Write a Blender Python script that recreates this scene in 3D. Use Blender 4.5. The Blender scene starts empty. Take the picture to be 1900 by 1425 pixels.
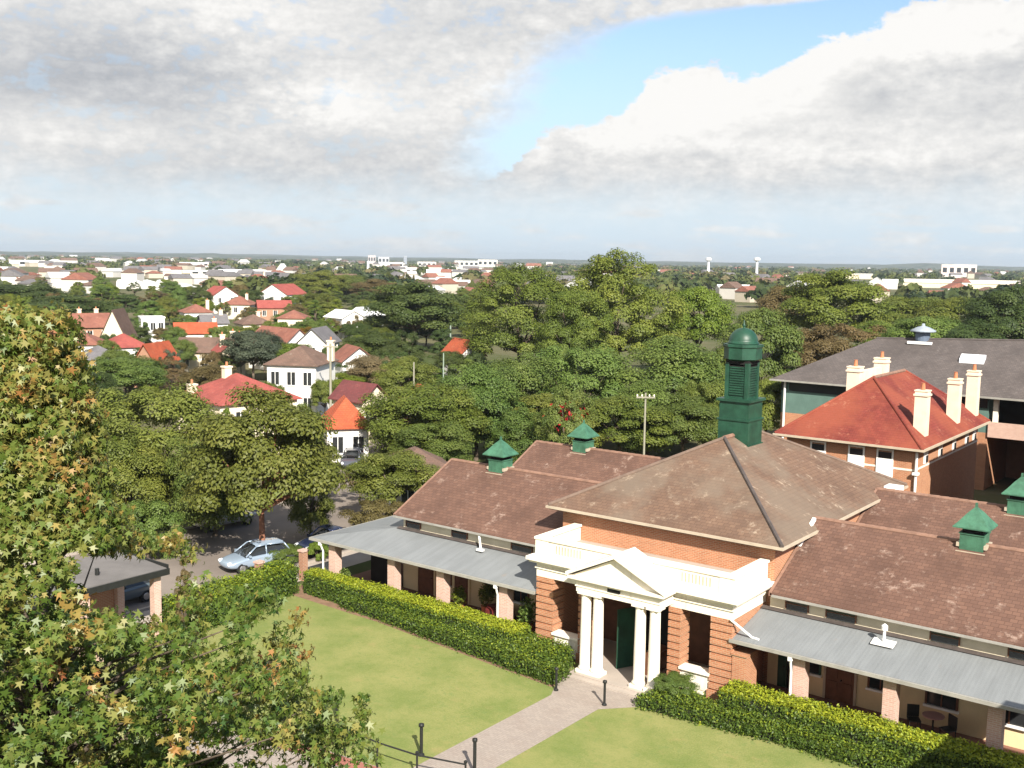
import bpy, math, random
import numpy as np
from mathutils import Matrix, Vector

# ------------------------------------------------------------------ camera, sky, sun, exposure
sc = bpy.context.scene
COL = sc.collection
R_ = math.radians
F, CAM_H = 2000.0, 17.5                       # focal length in photo pixels, eye height in metres
YAW, PIT, ROL = R_(37.0), math.atan(230 / 2000), R_(0.87)
f0 = np.array([-math.sin(YAW), math.cos(YAW), 0.0]); r0 = np.array([math.cos(YAW), math.sin(YAW), 0.0]); u0 = np.array([0, 0, 1.0])
fw = math.cos(PIT) * f0 - math.sin(PIT) * u0
up = math.cos(PIT) * u0 + math.sin(PIT) * f0
RT = math.cos(ROL) * r0 + math.sin(ROL) * up
UP = math.cos(ROL) * up - math.sin(ROL) * r0
EYE = np.array([0, 0, CAM_H])
cam_data = bpy.data.cameras.new('camera')
cam_data.sensor_width = 36.0
cam_data.lens = 36.0 * F / 1900.0
cam_data.clip_start = 0.5
cam_data.clip_end = 30000
cam = bpy.data.objects.new('camera', cam_data)
COL.objects.link(cam)
cam.matrix_world = Matrix(((RT[0], UP[0], -fw[0], 0), (RT[1], UP[1], -fw[1], 0), (RT[2], UP[2], -fw[2], CAM_H), (0, 0, 0, 1)))
sc.camera = cam

SUN_AZ, SUN_EL = R_(51.0), R_(36.0)           # azimuth from -Y towards +X
sun_dir = Vector((math.sin(SUN_AZ) * math.cos(SUN_EL), -math.cos(SUN_AZ) * math.cos(SUN_EL), math.sin(SUN_EL)))
sun = bpy.data.lights.new('sun', 'SUN'); sun.energy = 5.0; sun.angle = R_(0.53); sun.color = (1.0, 0.93, 0.82)
so = bpy.data.objects.new('sun', sun); COL.objects.link(so)
so.rotation_euler = sun_dir.to_track_quat('Z', 'Y').to_euler()
sc.view_settings.view_transform = 'Standard'; sc.view_settings.look = 'None'
sc.view_settings.exposure = 1.0; sc.view_settings.gamma = 1.0
sc.cycles.max_bounces = 6; sc.cycles.diffuse_bounces = 3; sc.cycles.glossy_bounces = 2
sc.cycles.transmission_bounces = 3; sc.cycles.transparent_max_bounces = 6; sc.cycles.volume_bounces = 0
sc.cycles.caustics_reflective = False; sc.cycles.caustics_refractive = False

class NT:
    """small helper to write node trees"""
    def __init__(s, tree): s.t = tree; s.n = tree.nodes; s.l = tree.links; s.n.clear()
    def new(s, typ, **kw):
        n = s.n.new(typ)
        for k, v in kw.items(): setattr(n, k, v)
        return n
    def put(s, sock, v):
        if hasattr(v, 'is_linked') or isinstance(v, bpy.types.NodeSocket): s.l.new(v, sock)
        elif v is not None: sock.default_value = v
    def m(s, op, a, b=None, c=None, clamp=False):
        n = s.new('ShaderNodeMath', operation=op); n.use_clamp = clamp
        for i, v in enumerate((a, b, c)):
            if v is not None: s.put(n.inputs[i], v)
        return n.outputs[0]
    def noise(s, vec, scale, detail=4, rough=0.55, dist=0.0):
        n = s.new('ShaderNodeTexNoise'); s.put(n.inputs['Vector'], vec)
        n.inputs['Scale'].default_value = scale; n.inputs['Detail'].default_value = detail
        n.inputs['Roughness'].default_value = rough; n.inputs['Distortion'].default_value = dist
        return n.outputs['Fac']
    def ss(s, v, a, b):
        n = s.new('ShaderNodeMapRange', interpolation_type='SMOOTHSTEP')
        s.put(n.inputs[0], v); s.put(n.inputs[1], a); s.put(n.inputs[2], b)
        return n.outputs[0]
    def mix(s, fac, a, b, blend='MIX'):
        n = s.new('ShaderNodeMix', data_type='RGBA', blend_type=blend); n.clamp_factor = True
        s.put(n.inputs[0], fac); s.put(n.inputs[6], a); s.put(n.inputs[7], b)
        return n.outputs[2]
    def comb(s, x, y, z=0.0):
        n = s.new('ShaderNodeCombineXYZ')
        for i, v in enumerate((x, y, z)): s.put(n.inputs[i], v)
        return n.outputs[0]
    def curve(s, v, pts, x0, x1, y0, y1):
        """piecewise curve through pts, given in real units"""
        n = s.new('ShaderNodeFloatCurve'); c = n.mapping.curves[0]
        q = [((x - x0) / (x1 - x0), (y - y0) / (y1 - y0)) for x, y in pts]
        c.points[0].location = q[0]; c.points[1].location = q[-1]
        for a in q[1:-1]: c.points.new(*a)
        n.mapping.update()
        s.put(n.inputs[1], s.m('DIVIDE', s.m('SUBTRACT', v, x0), x1 - x0, clamp=True))
        return s.m('MULTIPLY_ADD', n.outputs[0], y1 - y0, y0)

def c4(c): return (c[0], c[1], c[2], 1.0)

# ---- world: clear Nishita sky with banks of cloud laid out by azimuth and elevation
world = bpy.data.worlds.new('World'); sc.world = world; world.use_nodes = True
w = NT(world.node_tree)
sky = w.new('ShaderNodeTexSky', sky_type='NISHITA'); sky.sun_disc = False
sky.sun_elevation = SUN_EL; sky.sun_rotation = math.atan2(sun_dir.x, sun_dir.y)
sky.air_density = 1.0; sky.dust_density = 0.6; sky.ozone_density = 2.6; sky.altitude = 50
tc = w.new('ShaderNodeTexCoord'); sp = w.new('ShaderNodeSeparateXYZ'); w.l.new(tc.outputs['Generated'], sp.inputs[0])
dx, dy, dz = sp.outputs
ax = w.m('ADD', w.m('MULTIPLY', dx, float(r0[0])), w.m('MULTIPLY', dy, float(r0[1])))
ay = w.m('ADD', w.m('MULTIPLY', dx, float(f0[0])), w.m('MULTIPLY', dy, float(f0[1])))
az = w.m('MULTIPLY', w.m('ARCTAN2', ax, ay), 57.29578)         # degrees east of the view's heading
el = w.m('MULTIPLY', w.m('ARCSINE', dz), 57.29578)             # degrees above the horizon
pv = w.comb(az, w.m('MULTIPLY', el, 1.7))
n1 = w.noise(pv, 0.17, 9, 0.56); n2 = w.noise(w.comb(w.m('ADD', az, 60.0), w.m('MULTIPLY', el, 1.9)), 0.42, 8, 0.6)
n3 = w.noise(w.comb(w.m('MULTIPLY', az, 0.5), w.m('MULTIPLY', el, 2.6)), 0.35, 7, 0.6)
d1 = w.m('SUBTRACT', n1, 0.5); d2 = w.m('SUBTRACT', n2, 0.5); d3 = w.m('SUBTRACT', n3, 0.5)
# photo pixel (x, y) -> azimuth, elevation
def A(x): return math.degrees(math.atan((x - 950) / F))
def E(y): return (483 - y) / F * 57.3 * 0.965
n4 = w.noise(w.comb(w.m('ADD', az, 11.0), w.m('MULTIPLY', el, 1.5)), 1.25, 6, 0.62); d4 = w.m('SUBTRACT', n4, 0.5)
azd = w.m('ADD', az, w.m('ADD', w.m('ADD', w.m('MULTIPLY', d1, 5.0), w.m('MULTIPLY', d4, 1.8)), w.m('MULTIPLY', d2, 4.2)))
eld = w.m('ADD', el, w.m('ADD', w.m('MULTIPLY', d1, 1.6), w.m('MULTIPLY', d2, 1.8)))
# big grey bank on one side: everything up to an edge that moves with elevation
edge = w.curve(el, [(E(470), A(1000)), (E(360), A(960)), (E(310), A(880)), (E(270), A(880)), (E(220), A(930)), (E(150), A(985)), (E(110), A(1030)), (E(70), A(1080)), (E(35), A(1260)), (E(0), A(1620)), (E(-200), A(1900))], E(470), E(-200), -30, 30)
bank = w.ss(w.m('SUBTRACT', edge, azd), -2.0, 2.6)
bank = w.m('MULTIPLY', bank, w.m('MULTIPLY_ADD', w.ss(w.m('ADD', n2, w.m('MULTIPLY', d4, 0.5)), 0.33, 0.47), 0.28, 0.72))
# the bright cumulus on the other side: below a lumpy top line
top = w.curve(az, [(A(800), E(380)), (A(940), E(310)), (A(1010), E(240)), (A(1100), E(222)), (A(1160), E(185)), (A(1210), E(128)), (A(1300), E(122)), (A(1350), E(145)), (A(1420), E(132)), (A(1500), E(88)), (A(1600), E(62)), (A(1680), E(30)), (A(1780), E(15)), (A(1950), E(55)), (A(2600), E(60))], A(800), A(2600), -2, 16)
cum = w.ss(w.m('SUBTRACT', top, w.m('ADD', el, w.m('ADD', w.m('MULTIPLY', d4, 1.5), w.m('ADD', w.m('MULTIPLY', d2, 2.0), w.m('MULTIPLY', d1, 1.0))))), -0.12, 0.30)
base = w.ss(eld, E(450), E(300))                                # the banks thin out towards the horizon
cov = w.m('MULTIPLY', w.m('MAXIMUM', bank, cum), base)
wisp = w.m('MULTIPLY', w.ss(w.m('ADD', d3, w.m('MULTIPLY', d1, 0.5)), -0.06, 0.16), 0.75)
low = w.ss(el, E(300), E(390))
cov = w.m('MAXIMUM', cov, w.m('MULTIPLY', wisp, w.m('MAXIMUM', low, 0.0)))
def blob(x, y, rx, ry, amt):
    a = w.m('DIVIDE', w.m('SUBTRACT', azd, A(x)), rx / F * 57.3); b = w.m('DIVIDE', w.m('SUBTRACT', eld, E(y)), ry / F * 57.3)
    q = w.m('ADD', w.m('MULTIPLY', a, a), w.m('MULTIPLY', b, b))
    return w.m('MULTIPLY', w.m('EXPONENT', w.m('MULTIPLY', q, -1.0)), amt)
tone = 0.905
for bl in [(190, 175, 300, 85, -.26), (470, 345, 420, 34, -.12), (1600, 185, 100, 45, -.13), (1330, 335, 420, 36, -.09), (1860, 190, 110, 60, -.12),
           (850, 60, 300, 60, -.07), (640, 290, 260, 40, -.07), (1730, 320, 160, 30, -.08),
           (620, 195, 130, 40, .22), (480, 60, 160, 50, .12), (140, 260, 180, 32, .10), (1270, 185, 190, 52, .22), (1700, 75, 210, 48, .20), (1120, 255, 150, 30, .12), (1480, 130, 90, 40, .14), (1650, 290, 150, 40, .07), (900, 150, 80, 40, .08)]:
    tone = w.m('ADD', tone, blob(*bl[:4], bl[4] * .62))
tone = w.m('ADD', tone, w.m('MULTIPLY', d2, 0.25)); tone = w.m('ADD', tone, w.m('MULTIPLY', d3, 0.12))
tone = w.m('ADD', tone, w.m('MULTIPLY', d4, 0.22)); tone = w.m('ADD', tone, w.m('MULTIPLY', w.m('MULTIPLY', cum, w.ss(az, A(900), A(1150))), 0.02))
tone = w.m('MINIMUM', w.m('MAXIMUM', tone, 0.60), 0.995)
SKY_S = 0.10; EXPF = 2 ** sc.view_settings.exposure
tint = w.mix(w.ss(tone, 0.55, 1.0), c4((0.90, 0.96, 1.06)), c4((1.0, 0.985, 0.96)))
lum = w.m('MULTIPLY', w.m('POWER', tone, 2.0), 1.0 / SKY_S / EXPF)
ccol = w.new('ShaderNodeVectorMath', operation='SCALE'); w.l.new(tint, ccol.inputs[0]); w.l.new(lum, ccol.inputs['Scale'])
skyc = w.new('ShaderNodeVectorMath', operation='SCALE'); w.l.new(sky.outputs[0], skyc.inputs[0]); skyc.inputs['Scale'].default_value = 0.92
# thin veil whitening the clear air near the horizon
veil = w.mix(w.m('MULTIPLY', w.ss(el, 16.0, 0.0), 0.85), skyc.outputs[0], c4(tuple(v / SKY_S / EXPF for v in (0.60, 0.735, 0.90))))
out = w.mix(cov, veil, ccol.outputs[0])
bg = w.new('ShaderNodeBackground'); w.l.new(out, bg.inputs[0]); bg.inputs[1].default_value = SKY_S
wo = w.new('ShaderNodeOutputWorld'); w.l.new(bg.outputs[0], wo.inputs[0])

# ------------------------------------------------------------------ placing: photo pixel -> point in the place
def ray(x, y): return fw + RT * (x - 950) / F + UP * (712.5 - y) / F
def atz(x, y, z=0.0):
    d = ray(x, y); return EYE + d * ((z - CAM_H) / d[2])
def atd(x, y, dist):
    """point on the sight line at horizontal distance dist along the view's heading"""
    d = ray(x, y); return EYE + d * (dist / float(d @ f0))

# ------------------------------------------------------------------ mesh helpers
def tag(o, label=None, cat=None, group=None, kind=None):
    if label: o['label'] = label
    if cat: o['category'] = cat
    if group: o['group'] = group
    if kind: o['kind'] = kind
    return o
def empty(name, loc=(0, 0, 0), rz=0.0, label=None, cat=None, group=None):
    o = bpy.data.objects.new(name, None); COL.objects.link(o); o.location = loc; o.rotation_euler = (0, 0, rz)
    o.empty_display_size = 0.3
    return tag(o, label, cat, group)
class MB:
    """collects shapes; build() links them as one mesh object with metric UVs"""
    def __init__(s): s.v = []; s.f = []; s.mi = []; s.cur = 0; s.sm = []; s.smooth = False
    def add(s, vs, fs):
        b = len(s.v); s.v += [tuple(map(float, q)) for q in vs]
        for q in fs: s.f.append(tuple(i + b for i in q)); s.mi.append(s.cur); s.sm.append(s.smooth)
        return s
    def box(s, x0, x1, y0, y1, z0, z1):
        return s.add([(x0, y0, z0), (x1, y0, z0), (x1, y1, z0), (x0, y1, z0), (x0, y0, z1), (x1, y0, z1), (x1, y1, z1), (x0, y1, z1)],
                     [(0, 3, 2, 1), (4, 5, 6, 7), (0, 1, 5, 4), (1, 2, 6, 5), (2, 3, 7, 6), (3, 0, 4, 7)])
    def cbox(s, cx, cy, cz, a, b, c): return s.box(cx - a / 2, cx + a / 2, cy - b / 2, cy + b / 2, cz - c / 2, cz + c / 2)
    def prism(s, poly, z0, z1):
        n = len(poly)
        return s.add([(x, y, z0) for x, y in poly] + [(x, y, z1) for x, y in poly],
                     [tuple(range(n))[::-1], tuple(range(n, 2 * n))] + [(i, (i + 1) % n, n + (i + 1) % n, n + i) for i in range(n)])
    def slab(s, pts, t=0.08):
        """polygon thickened downwards"""
        n = len(pts); lo = [(x, y, z - t) for x, y, z in pts]
        return s.add(list(pts) + lo, [tuple(range(n)), tuple(range(2 * n - 1, n - 1, -1))] + [((i + 1) % n, i, n + i, n + (i + 1) % n) for i in range(n)])
    def tube(s, p0, p1, ra, rb=None, n=8, caps=True):
        rb = ra if rb is None else rb; p0 = Vector(p0); p1 = Vector(p1); d = (p1 - p0).normalized()
        a = d.orthogonal().normalized(); b = d.cross(a)
        vs = [p0 + (a * math.cos(t) + b * math.sin(t)) * ra for t in [2 * math.pi * i / n for i in range(n)]]
        vs += [p1 + (a * math.cos(t) + b * math.sin(t)) * rb for t in [2 * math.pi * i / n for i in range(n)]]
        fs = [(i, (i + 1) % n, n + (i + 1) % n, n + i) for i in range(n)]
        if caps: fs += [tuple(range(n))[::-1], tuple(range(n, 2 * n))]
        return s.add(vs, fs)
    def path(s, pts, rs, n=8):
        for i in range(len(pts) - 1): s.tube(pts[i], pts[i + 1], rs[i], rs[i + 1], n)
        return s
    def lathe(s, prof, cx, cy, n=16, ang=0.0):
        k = len(prof); vs = []
        for i in range(n):
            t = ang + 2 * math.pi * i / n
            vs += [(cx + r * math.cos(t), cy + r * math.sin(t), z) for r, z in prof]
        fs = [(i * k + j, ((i + 1) % n) * k + j, ((i + 1) % n) * k + j + 1, i * k + j + 1) for i in range(n) for j in range(k - 1)]
        fs += [tuple(i * k + k - 1 for i in range(n)), tuple(i * k for i in range(n))[::-1]]
        return s.add(vs, fs)
    def build(s, name, mats, parent=None, label=None, local=False):
        me = bpy.data.meshes.new(name)
        v = s.v
        if parent is not None and not local:
            o_ = parent; off = Vector((0, 0, 0))
            while o_ is not None: off += Vector(o_.location); o_ = o_.parent
            v = [(a - off.x, b - off.y, c - off.z) for a, b, c in v]
        me.from_pydata(v, [], s.f); me.update()
        if not isinstance(mats, (list, tuple)): mats = [mats]
        for m in mats: me.materials.append(m)
        me.polygons.foreach_set('material_index', s.mi); me.polygons.foreach_set('use_smooth', s.sm)
        uv = me.uv_layers.new(name='UVMap'); A_ = s.v
        for p in me.polygons:
            nrm = p.normal; h = Vector((-nrm.y, nrm.x, 0))
            if h.length < 0.05: h = Vector((1, 0, 0)); g = Vector((0, 1, 0))
            else: h.normalize(); g = nrm.cross(h)
            for li in p.loop_indices:
                q = Vector(A_[me.loops[li].vertex_index]); uv.data[li].uv = (q.dot(h), q.dot(g))
        o = bpy.data.objects.new(name, me); COL.objects.link(o)
        if parent is not None: o.parent = parent
        if label: o['label'] = label
        return o
def bevel(o, wdt=0.02, seg=2):
    m = o.modifiers.new('bevel', 'BEVEL'); m.width = wdt; m.segments = seg; m.limit_method = 'ANGLE'; return o
def dup(root, loc=None, rz=None, label=None, scale=None):
    r = root.copy(); COL.objects.link(r)
    if loc is not None: r.location = loc
    if rz is not None: r.rotation_euler = (0, 0, rz)
    if scale is not None: r.scale = scale
    if label: r['label'] = label
    for ch in list(root.children):
        c = ch.copy(); COL.objects.link(c); c.parent = r
        for g in ch.children:
            d = g.copy(); COL.objects.link(d); d.parent = c
    return r

# ------------------------------------------------------------------ materials
MATS = {}
def material(name, build):
    if name in MATS: return MATS[name]
    m = bpy.data.materials.new(name); m.use_nodes = True; t = NT(m.node_tree)
    o = t.new('ShaderNodeOutputMaterial'); s = build(t); t.l.new(s, o.inputs[0]); MATS[name] = m
    return m
def principled(t, col, rough=0.7, metal=0.0, spec=0.3, normal=None):
    p = t.new('ShaderNodeBsdfPrincipled'); t.put(p.inputs['Base Color'], c4(col) if isinstance(col, tuple) and len(col) == 3 else col)
    t.put(p.inputs['Roughness'], rough); t.put(p.inputs['Metallic'], metal); t.put(p.inputs['Specular IOR Level'], spec)
    if normal is not None: t.l.new(normal, p.inputs['Normal'])
    return p.outputs[0]
def bump(t, h, strength=0.4, dist=0.02):
    b = t.new('ShaderNodeBump'); t.put(b.inputs['Height'], h); b.inputs['Strength'].default_value = strength; b.inputs['Distance'].default_value = dist
    return b.outputs[0]
def pos(t): return t.new('ShaderNodeNewGeometry').outputs['Position']
def obco(t): return t.new('ShaderNodeTexCoord').outputs['Object']
def uvco(t): return t.new('ShaderNodeTexCoord').outputs['UV']
def plain(name, col, rough=0.6, var=0.16, scale=1.5, metal=0.0, spec=0.3, streak=False):
    """painted or plastered surface with patchy weathering"""
    def f(t):
        p = obco(t)
        n = t.noise(p, scale, 6, 0.6); n2 = t.noise(p, scale * 9, 4, 0.6)
        k = t.m('ADD', t.m('MULTIPLY', t.ss(n, .3, .7), 0.65), t.m('MULTIPLY', n2, 0.35))
        c = t.mix(k, c4(tuple(v * (1 - var) for v in col)), c4(tuple(min(1, v * (1 + var * .7)) for v in col)))
        if streak:
            mp = t.new('ShaderNodeMapping'); t.l.new(p, mp.inputs[0]); mp.inputs['Scale'].default_value = (5, 5, .35)
            s_ = t.noise(mp.outputs[0], 1.0, 6, .65)
            c = t.mix(t.m('MULTIPLY', t.ss(s_, .50, .72), .42), c, c4(tuple(v * q for v, q in zip(col, (.62, .58, .50)))))
        return principled(t, c, rough, metal, spec, bump(t, n2, 0.15, 0.01))
    return material(name, f)
def brick(name, a, b, mortar, wd=0.23, ht=0.076, msz=0.010, stain=0.25):
    def f(t):
        bt = t.new('ShaderNodeTexBrick'); t.l.new(uvco(t), bt.inputs['Vector'])
        bt.inputs['Scale'].default_value = 1.0; bt.inputs['Brick Width'].default_value = wd; bt.inputs['Row Height'].default_value = ht
        bt.inputs['Mortar Size'].default_value = msz; bt.inputs['Color1'].default_value = c4(a); bt.inputs['Color2'].default_value = c4(b); bt.inputs['Mortar'].default_value = c4(mortar)
        n = t.noise(pos(t), 0.9, 6, 0.62)
        c = t.mix(t.m('MULTIPLY', t.ss(n, .45, .75), stain), bt.outputs[0], c4(tuple(v * .55 for v in a)))
        return principled(t, c, 0.85, 0, 0.2, bump(t, t.m('SUBTRACT', 1.0, bt.outputs['Fac']), 0.5, 0.01))
    return material(name, f)
def tiles(name, a, b, lichen, lam=0.35, wd=0.28, ht=0.20, scale=0.5, big=None):
    """small roof tiles in courses with blotches of lichen"""
    def f(t):
        bt = t.new('ShaderNodeTexBrick'); t.l.new(uvco(t), bt.inputs['Vector'])
        bt.inputs['Scale'].default_value = 1.0; bt.inputs['Brick Width'].default_value = wd; bt.inputs['Row Height'].default_value = ht
        bt.inputs['Mortar Size'].default_value = 0.012; bt.inputs['Color1'].default_value = c4(a); bt.inputs['Color2'].default_value = c4(b)
        bt.inputs['Mortar'].default_value = c4(tuple(v * .6 for v in a)); bt.inputs['Bias'].default_value = 0.0
        p = pos(t)
        n = t.noise(p, scale, 7, 0.65); n2 = t.noise(p, 2.3, 5, 0.7); n3 = t.noise(p, 6.0, 3, 0.6)
        c = t.mix(t.m('MULTIPLY', t.ss(n, .42, .68), 0.55), bt.outputs[0], c4(tuple(v * .62 for v in b)))
        if big: c = t.mix(t.m('MULTIPLY', t.ss(t.noise(p, 0.22, 4, 0.6), .42, .62), 0.65), c, c4(big))
        sp_ = t.m('MULTIPLY', t.ss(t.noise(p, 1.1, 6, .75), .54, .70), t.ss(n3, .38, .58))
        c = t.mix(t.m('MULTIPLY', sp_, lam), c, c4(lichen))
        u = t.new('ShaderNodeSeparateXYZ'); t.l.new(uvco(t), u.inputs[0])
        saw = t.m('FRACT', t.m('DIVIDE', u.outputs[1], ht))
        return principled(t, c, 0.85, 0, 0.2, bump(t, t.m('ADD', t.m('SUBTRACT', 1.0, saw), t.m('MULTIPLY', n3, .5)), 0.6, 0.03))
    return material(name, f)
def corrugated(name, col):
    def f(t):
        u = t.new('ShaderNodeSeparateXYZ'); t.l.new(uvco(t), u.inputs[0])
        wv = t.m('SINE', t.m('MULTIPLY', u.outputs[0], 2 * math.pi / 0.152))
        sheet = t.m('FRACT', t.m('DIVIDE', u.outputs[0], 0.76))
        seam = t.ss(sheet, 0.04, 0.0)
        n = t.noise(t.comb(t.m('MULTIPLY', u.outputs[0], 3.0), t.m('MULTIPLY', u.outputs[1], 0.35)), 1.0, 5, 0.6); n2 = t.noise(pos(t), 0.7, 5, .6)
        k = t.m('ADD', t.m('MULTIPLY', n, .6), t.m('MULTIPLY', n2, .4))
        c = t.mix(t.ss(k, .35, .65), c4(tuple(v * .9 for v in col)), c4(tuple(v * 1.07 for v in col)))
        c = t.mix(t.m('MULTIPLY', seam, .18), c, c4(tuple(v * .45 for v in col)))
        c = t.mix(t.m('MULTIPLY', t.ss(t.noise(pos(t), 1.6, 6, .7), .62, .74), .4), c, c4((.24, .19, .15)))
        return principled(t, c, 0.6, 0.0, 0.3, bump(t, wv, 0.12, 0.01))
    return material(name, f)
def leafmat(name, cols, trans=0.40, rough=0.55, spec=0.35, objvar=0.25):
    """leaf colour from each leaf's own tint value, shifted a little from plant to plant"""
    def f(t):
        a = t.new('ShaderNodeAttribute', attribute_name='tint')
        r = t.new('ShaderNodeValToRGB'); e = r.color_ramp.elements
        e[0].position = cols[0][0]; e[0].color = c4(cols[0][1]); e[1].position = cols[-1][0]; e[1].color = c4(cols[-1][1])
        for q in cols[1:-1]:
            x = e.new(q[0]); x.color = c4(q[1])
        t.l.new(a.outputs['Fac'], r.inputs[0])
        oi = t.new('ShaderNodeObjectInfo')
        h = t.new('ShaderNodeHueSaturation'); t.l.new(r.outputs[0], h.inputs['Color'])
        t.put(h.inputs['Value'], t.m('MULTIPLY_ADD', oi.outputs['Random'], objvar, 1.0 - objvar / 2))
        t.put(h.inputs['Hue'], t.m('MULTIPLY_ADD', t.m('FRACT', t.m('MULTIPLY', oi.outputs['Random'], 7.3)), 0.03 * (objvar > 0), 0.485 if objvar > 0 else 0.5))
        p = principled(t, h.outputs[0], rough, 0, spec)
        tr = t.new('ShaderNodeBsdfTranslucent'); t.l.new(h.outputs[0], tr.inputs[0])
        mx = t.new('ShaderNodeMixShader'); mx.inputs[0].default_value = trans; t.l.new(p, mx.inputs[1]); t.l.new(tr.outputs[0], mx.inputs[2])
        return mx.outputs[0]
    return material(name, f)
def glassmat():
    def f(t): return principled(t, t.mix(t.noise(pos(t), 0.8, 3), c4((.012, .014, .016)), c4((.035, .038, .04))), 0.12, 0, 0.6)
    return material('window_glass', f)

M_ROOF = tiles('roof_tile_brown', (.165, .092, .066), (.125, .070, .052), (.34, .245, .195), .8)
M_ROOFC = tiles('roof_tile_olive', (.185, .115, .078), (.145, .090, .064), (.36, .28, .205), .85, big=(.18, .145, .11))
M_RED = tiles('roof_tile_red', (.205, .044, .034), (.16, .034, .027), (.32, .13, .08), .9, big=(.26, .072, .040))
M_GREY = tiles('roof_tile_grey', (.118, .100, .094), (.095, .082, .078), (.2, .18, .17), .3)
M_RIDGE = plain('ridge_terracotta', (.24, .14, .10), .8, .3, 3)
M_HIP = plain('hip_lead', (.085, .070, .064), .7, .3, 3)
M_BRICK = brick('brick_orange', (.45, .19, .10), (.36, .145, .075), (.45, .33, .22))
M_BRICKP = brick('brick_pink', (.55, .36, .29), (.48, .29, .23), (.56, .47, .40))
M_BRICKD = brick('brick_rust', (.36, .17, .10), (.30, .14, .085), (.4, .3, .22))
M_CREAM = plain('paint_cream', (.80, .745, .635), .7, .10, 1.0, streak=True)
M_WHITE = plain('paint_white', (.80, .79, .76), .6, .08, 1.2)
M_WALLC = plain('wall_plaster_cream', (.74, .60, .36), .8, .12, .8)
M_CLER = plain('clerestory_plaster', (.70, .63, .47), .8, .16, 1.2)
M_IRON = corrugated('verandah_iron', (.195, .207, .212))
M_GREEN = plain('paint_dark_green', (.016, .064, .038), .45, .45, 1.6, 0, .4, True)
M_VENT = plain('copper_green', (.050, .145, .088), .6, .45, 2.2, 0, .4, True)
M_GLASS = glassmat()
M_DARK = plain('dark_void', (.014, .013, .012), .9, .2)
M_TIMBER = plain('timber_brown', (.15, .065, .035), .6, .3, 3)
M_MAROON = plain('paint_maroon', (.13, .022, .02), .5, .2, 3)
M_GUTTER = plain('gutter_grey', (.30, .29, .26), .5, .2, 2)
M_FASCIA = plain('fascia_cream', (.44, .37, .28), .6, .15, 2)
M_CONC = plain('concrete', (.38, .33, .285), .9, .18, .6)
M_FLOOR = plain('verandah_floor_red', (.22, .11, .08), .8, .2, 1)
M_BLACK = plain('iron_black', (.018, .019, .018), .5, .2, 5)
M_CHIM = plain('chimney_render', (.72, .60, .46), .85, .12, 1.5)
M_POT = plain('terracotta_pot', (.45, .18, .09), .8, .2, 3)
M_BARK = plain('bark', (.11, .085, .062), .95, .45, 2.5)
M_BARKR = plain('bark_reddish', (.22, .10, .06), .95, .4, 2.5)

# ------------------------------------------------------------------ ground
def ground_m():
    def f(t):
        p = pos(t); n = t.noise(p, 0.03, 8, 0.6); n2 = t.noise(p, 0.4, 6, 0.65)
        c = t.mix(t.ss(n, .35, .65), c4((.055, .075, .022)), c4((.13, .115, .065)))
        c = t.mix(t.m('MULTIPLY', t.ss(n2, .5, .7), .5), c, c4((.16, .13, .085)))
        return principled(t, c, .95, 0, .1)
    return material('ground_soil_grass', f)
def lawn_m():
    def f(t):
        p = pos(t); n = t.noise(p, 0.35, 7, 0.62); n2 = t.noise(p, 2.2, 6, 0.7); n3 = t.noise(p, 14, 4, 0.7)
        k = t.m('ADD', t.m('MULTIPLY', n, .5), t.m('ADD', t.m('MULTIPLY', n2, .3), t.m('MULTIPLY', n3, .28)))
        c = t.mix(t.ss(k, .42, .66), c4((.148, .188, .052)), c4((.252, .250, .092)))
        c = t.mix(t.m('MULTIPLY', t.ss(t.noise(p, .8, 5, .6), .58, .72), .45), c, c4((.29, .24, .10)))
        c = t.mix(t.m('MULTIPLY', t.ss(n2, .52, .66), .55), c, c4((.12, .18, .05)))
        return principled(t, c, .95, 0, .1, bump(t, n3, .5, .05))
    return material('lawn_grass', f)
def asphalt_m():
    def f(t):
        p = pos(t); n = t.noise(p, .25, 6, .6); n2 = t.noise(p, 9, 4, .7)
        c = t.mix(t.m('ADD', t.m('MULTIPLY', t.ss(n, .35, .65), .7), t.m('MULTIPLY', n2, .3)), c4((.165, .14, .122)), c4((.235, .20, .172)))
        return principled(t, c, .9, 0, .2, bump(t, n2, .3, .01))
    return material('asphalt', f)
def paving_m():
    def f(t):
        bt = t.new('ShaderNodeTexBrick'); t.l.new(uvco(t), bt.inputs['Vector'])
        bt.inputs['Scale'].default_value = 1; bt.inputs['Brick Width'].default_value = .23; bt.inputs['Row Height'].default_value = .115
        bt.inputs['Mortar Size'].default_value = .006; bt.inputs['Color1'].default_value = (.33, .285, .245, 1); bt.inputs['Color2'].default_value = (.285, .245, .215, 1); bt.inputs['Mortar'].default_value = (.22, .18, .15, 1)
        n = t.noise(pos(t), .9, 6, .65)
        c = t.mix(t.m('MULTIPLY', t.ss(n, .45, .7), .4), bt.outputs[0], c4((.24, .19, .16)))
        return principled(t, c, .9, 0, .2)
    return material('path_paving', f)
def sheet(name, poly, z, m):
    mb = MB(); mb.add([(x, y, z) for x, y in poly], [tuple(range(len(poly)))]); o = mb.build(name, m); return tag(o, kind='structure')
g = MB(); g.add([(-9000, -300, 0), (6000, -300, 0), (6000, 9000, 0), (-9000, 9000, 0)], [(0, 1, 2, 3)]); tag(g.build('ground', ground_m()), kind='structure')
sheet('lawn', [(-42.9, 18), (-2, 18), (-2, 41), (-42.9, 41)], 0.004, lawn_m())
M_ASPH = asphalt_m()
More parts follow.
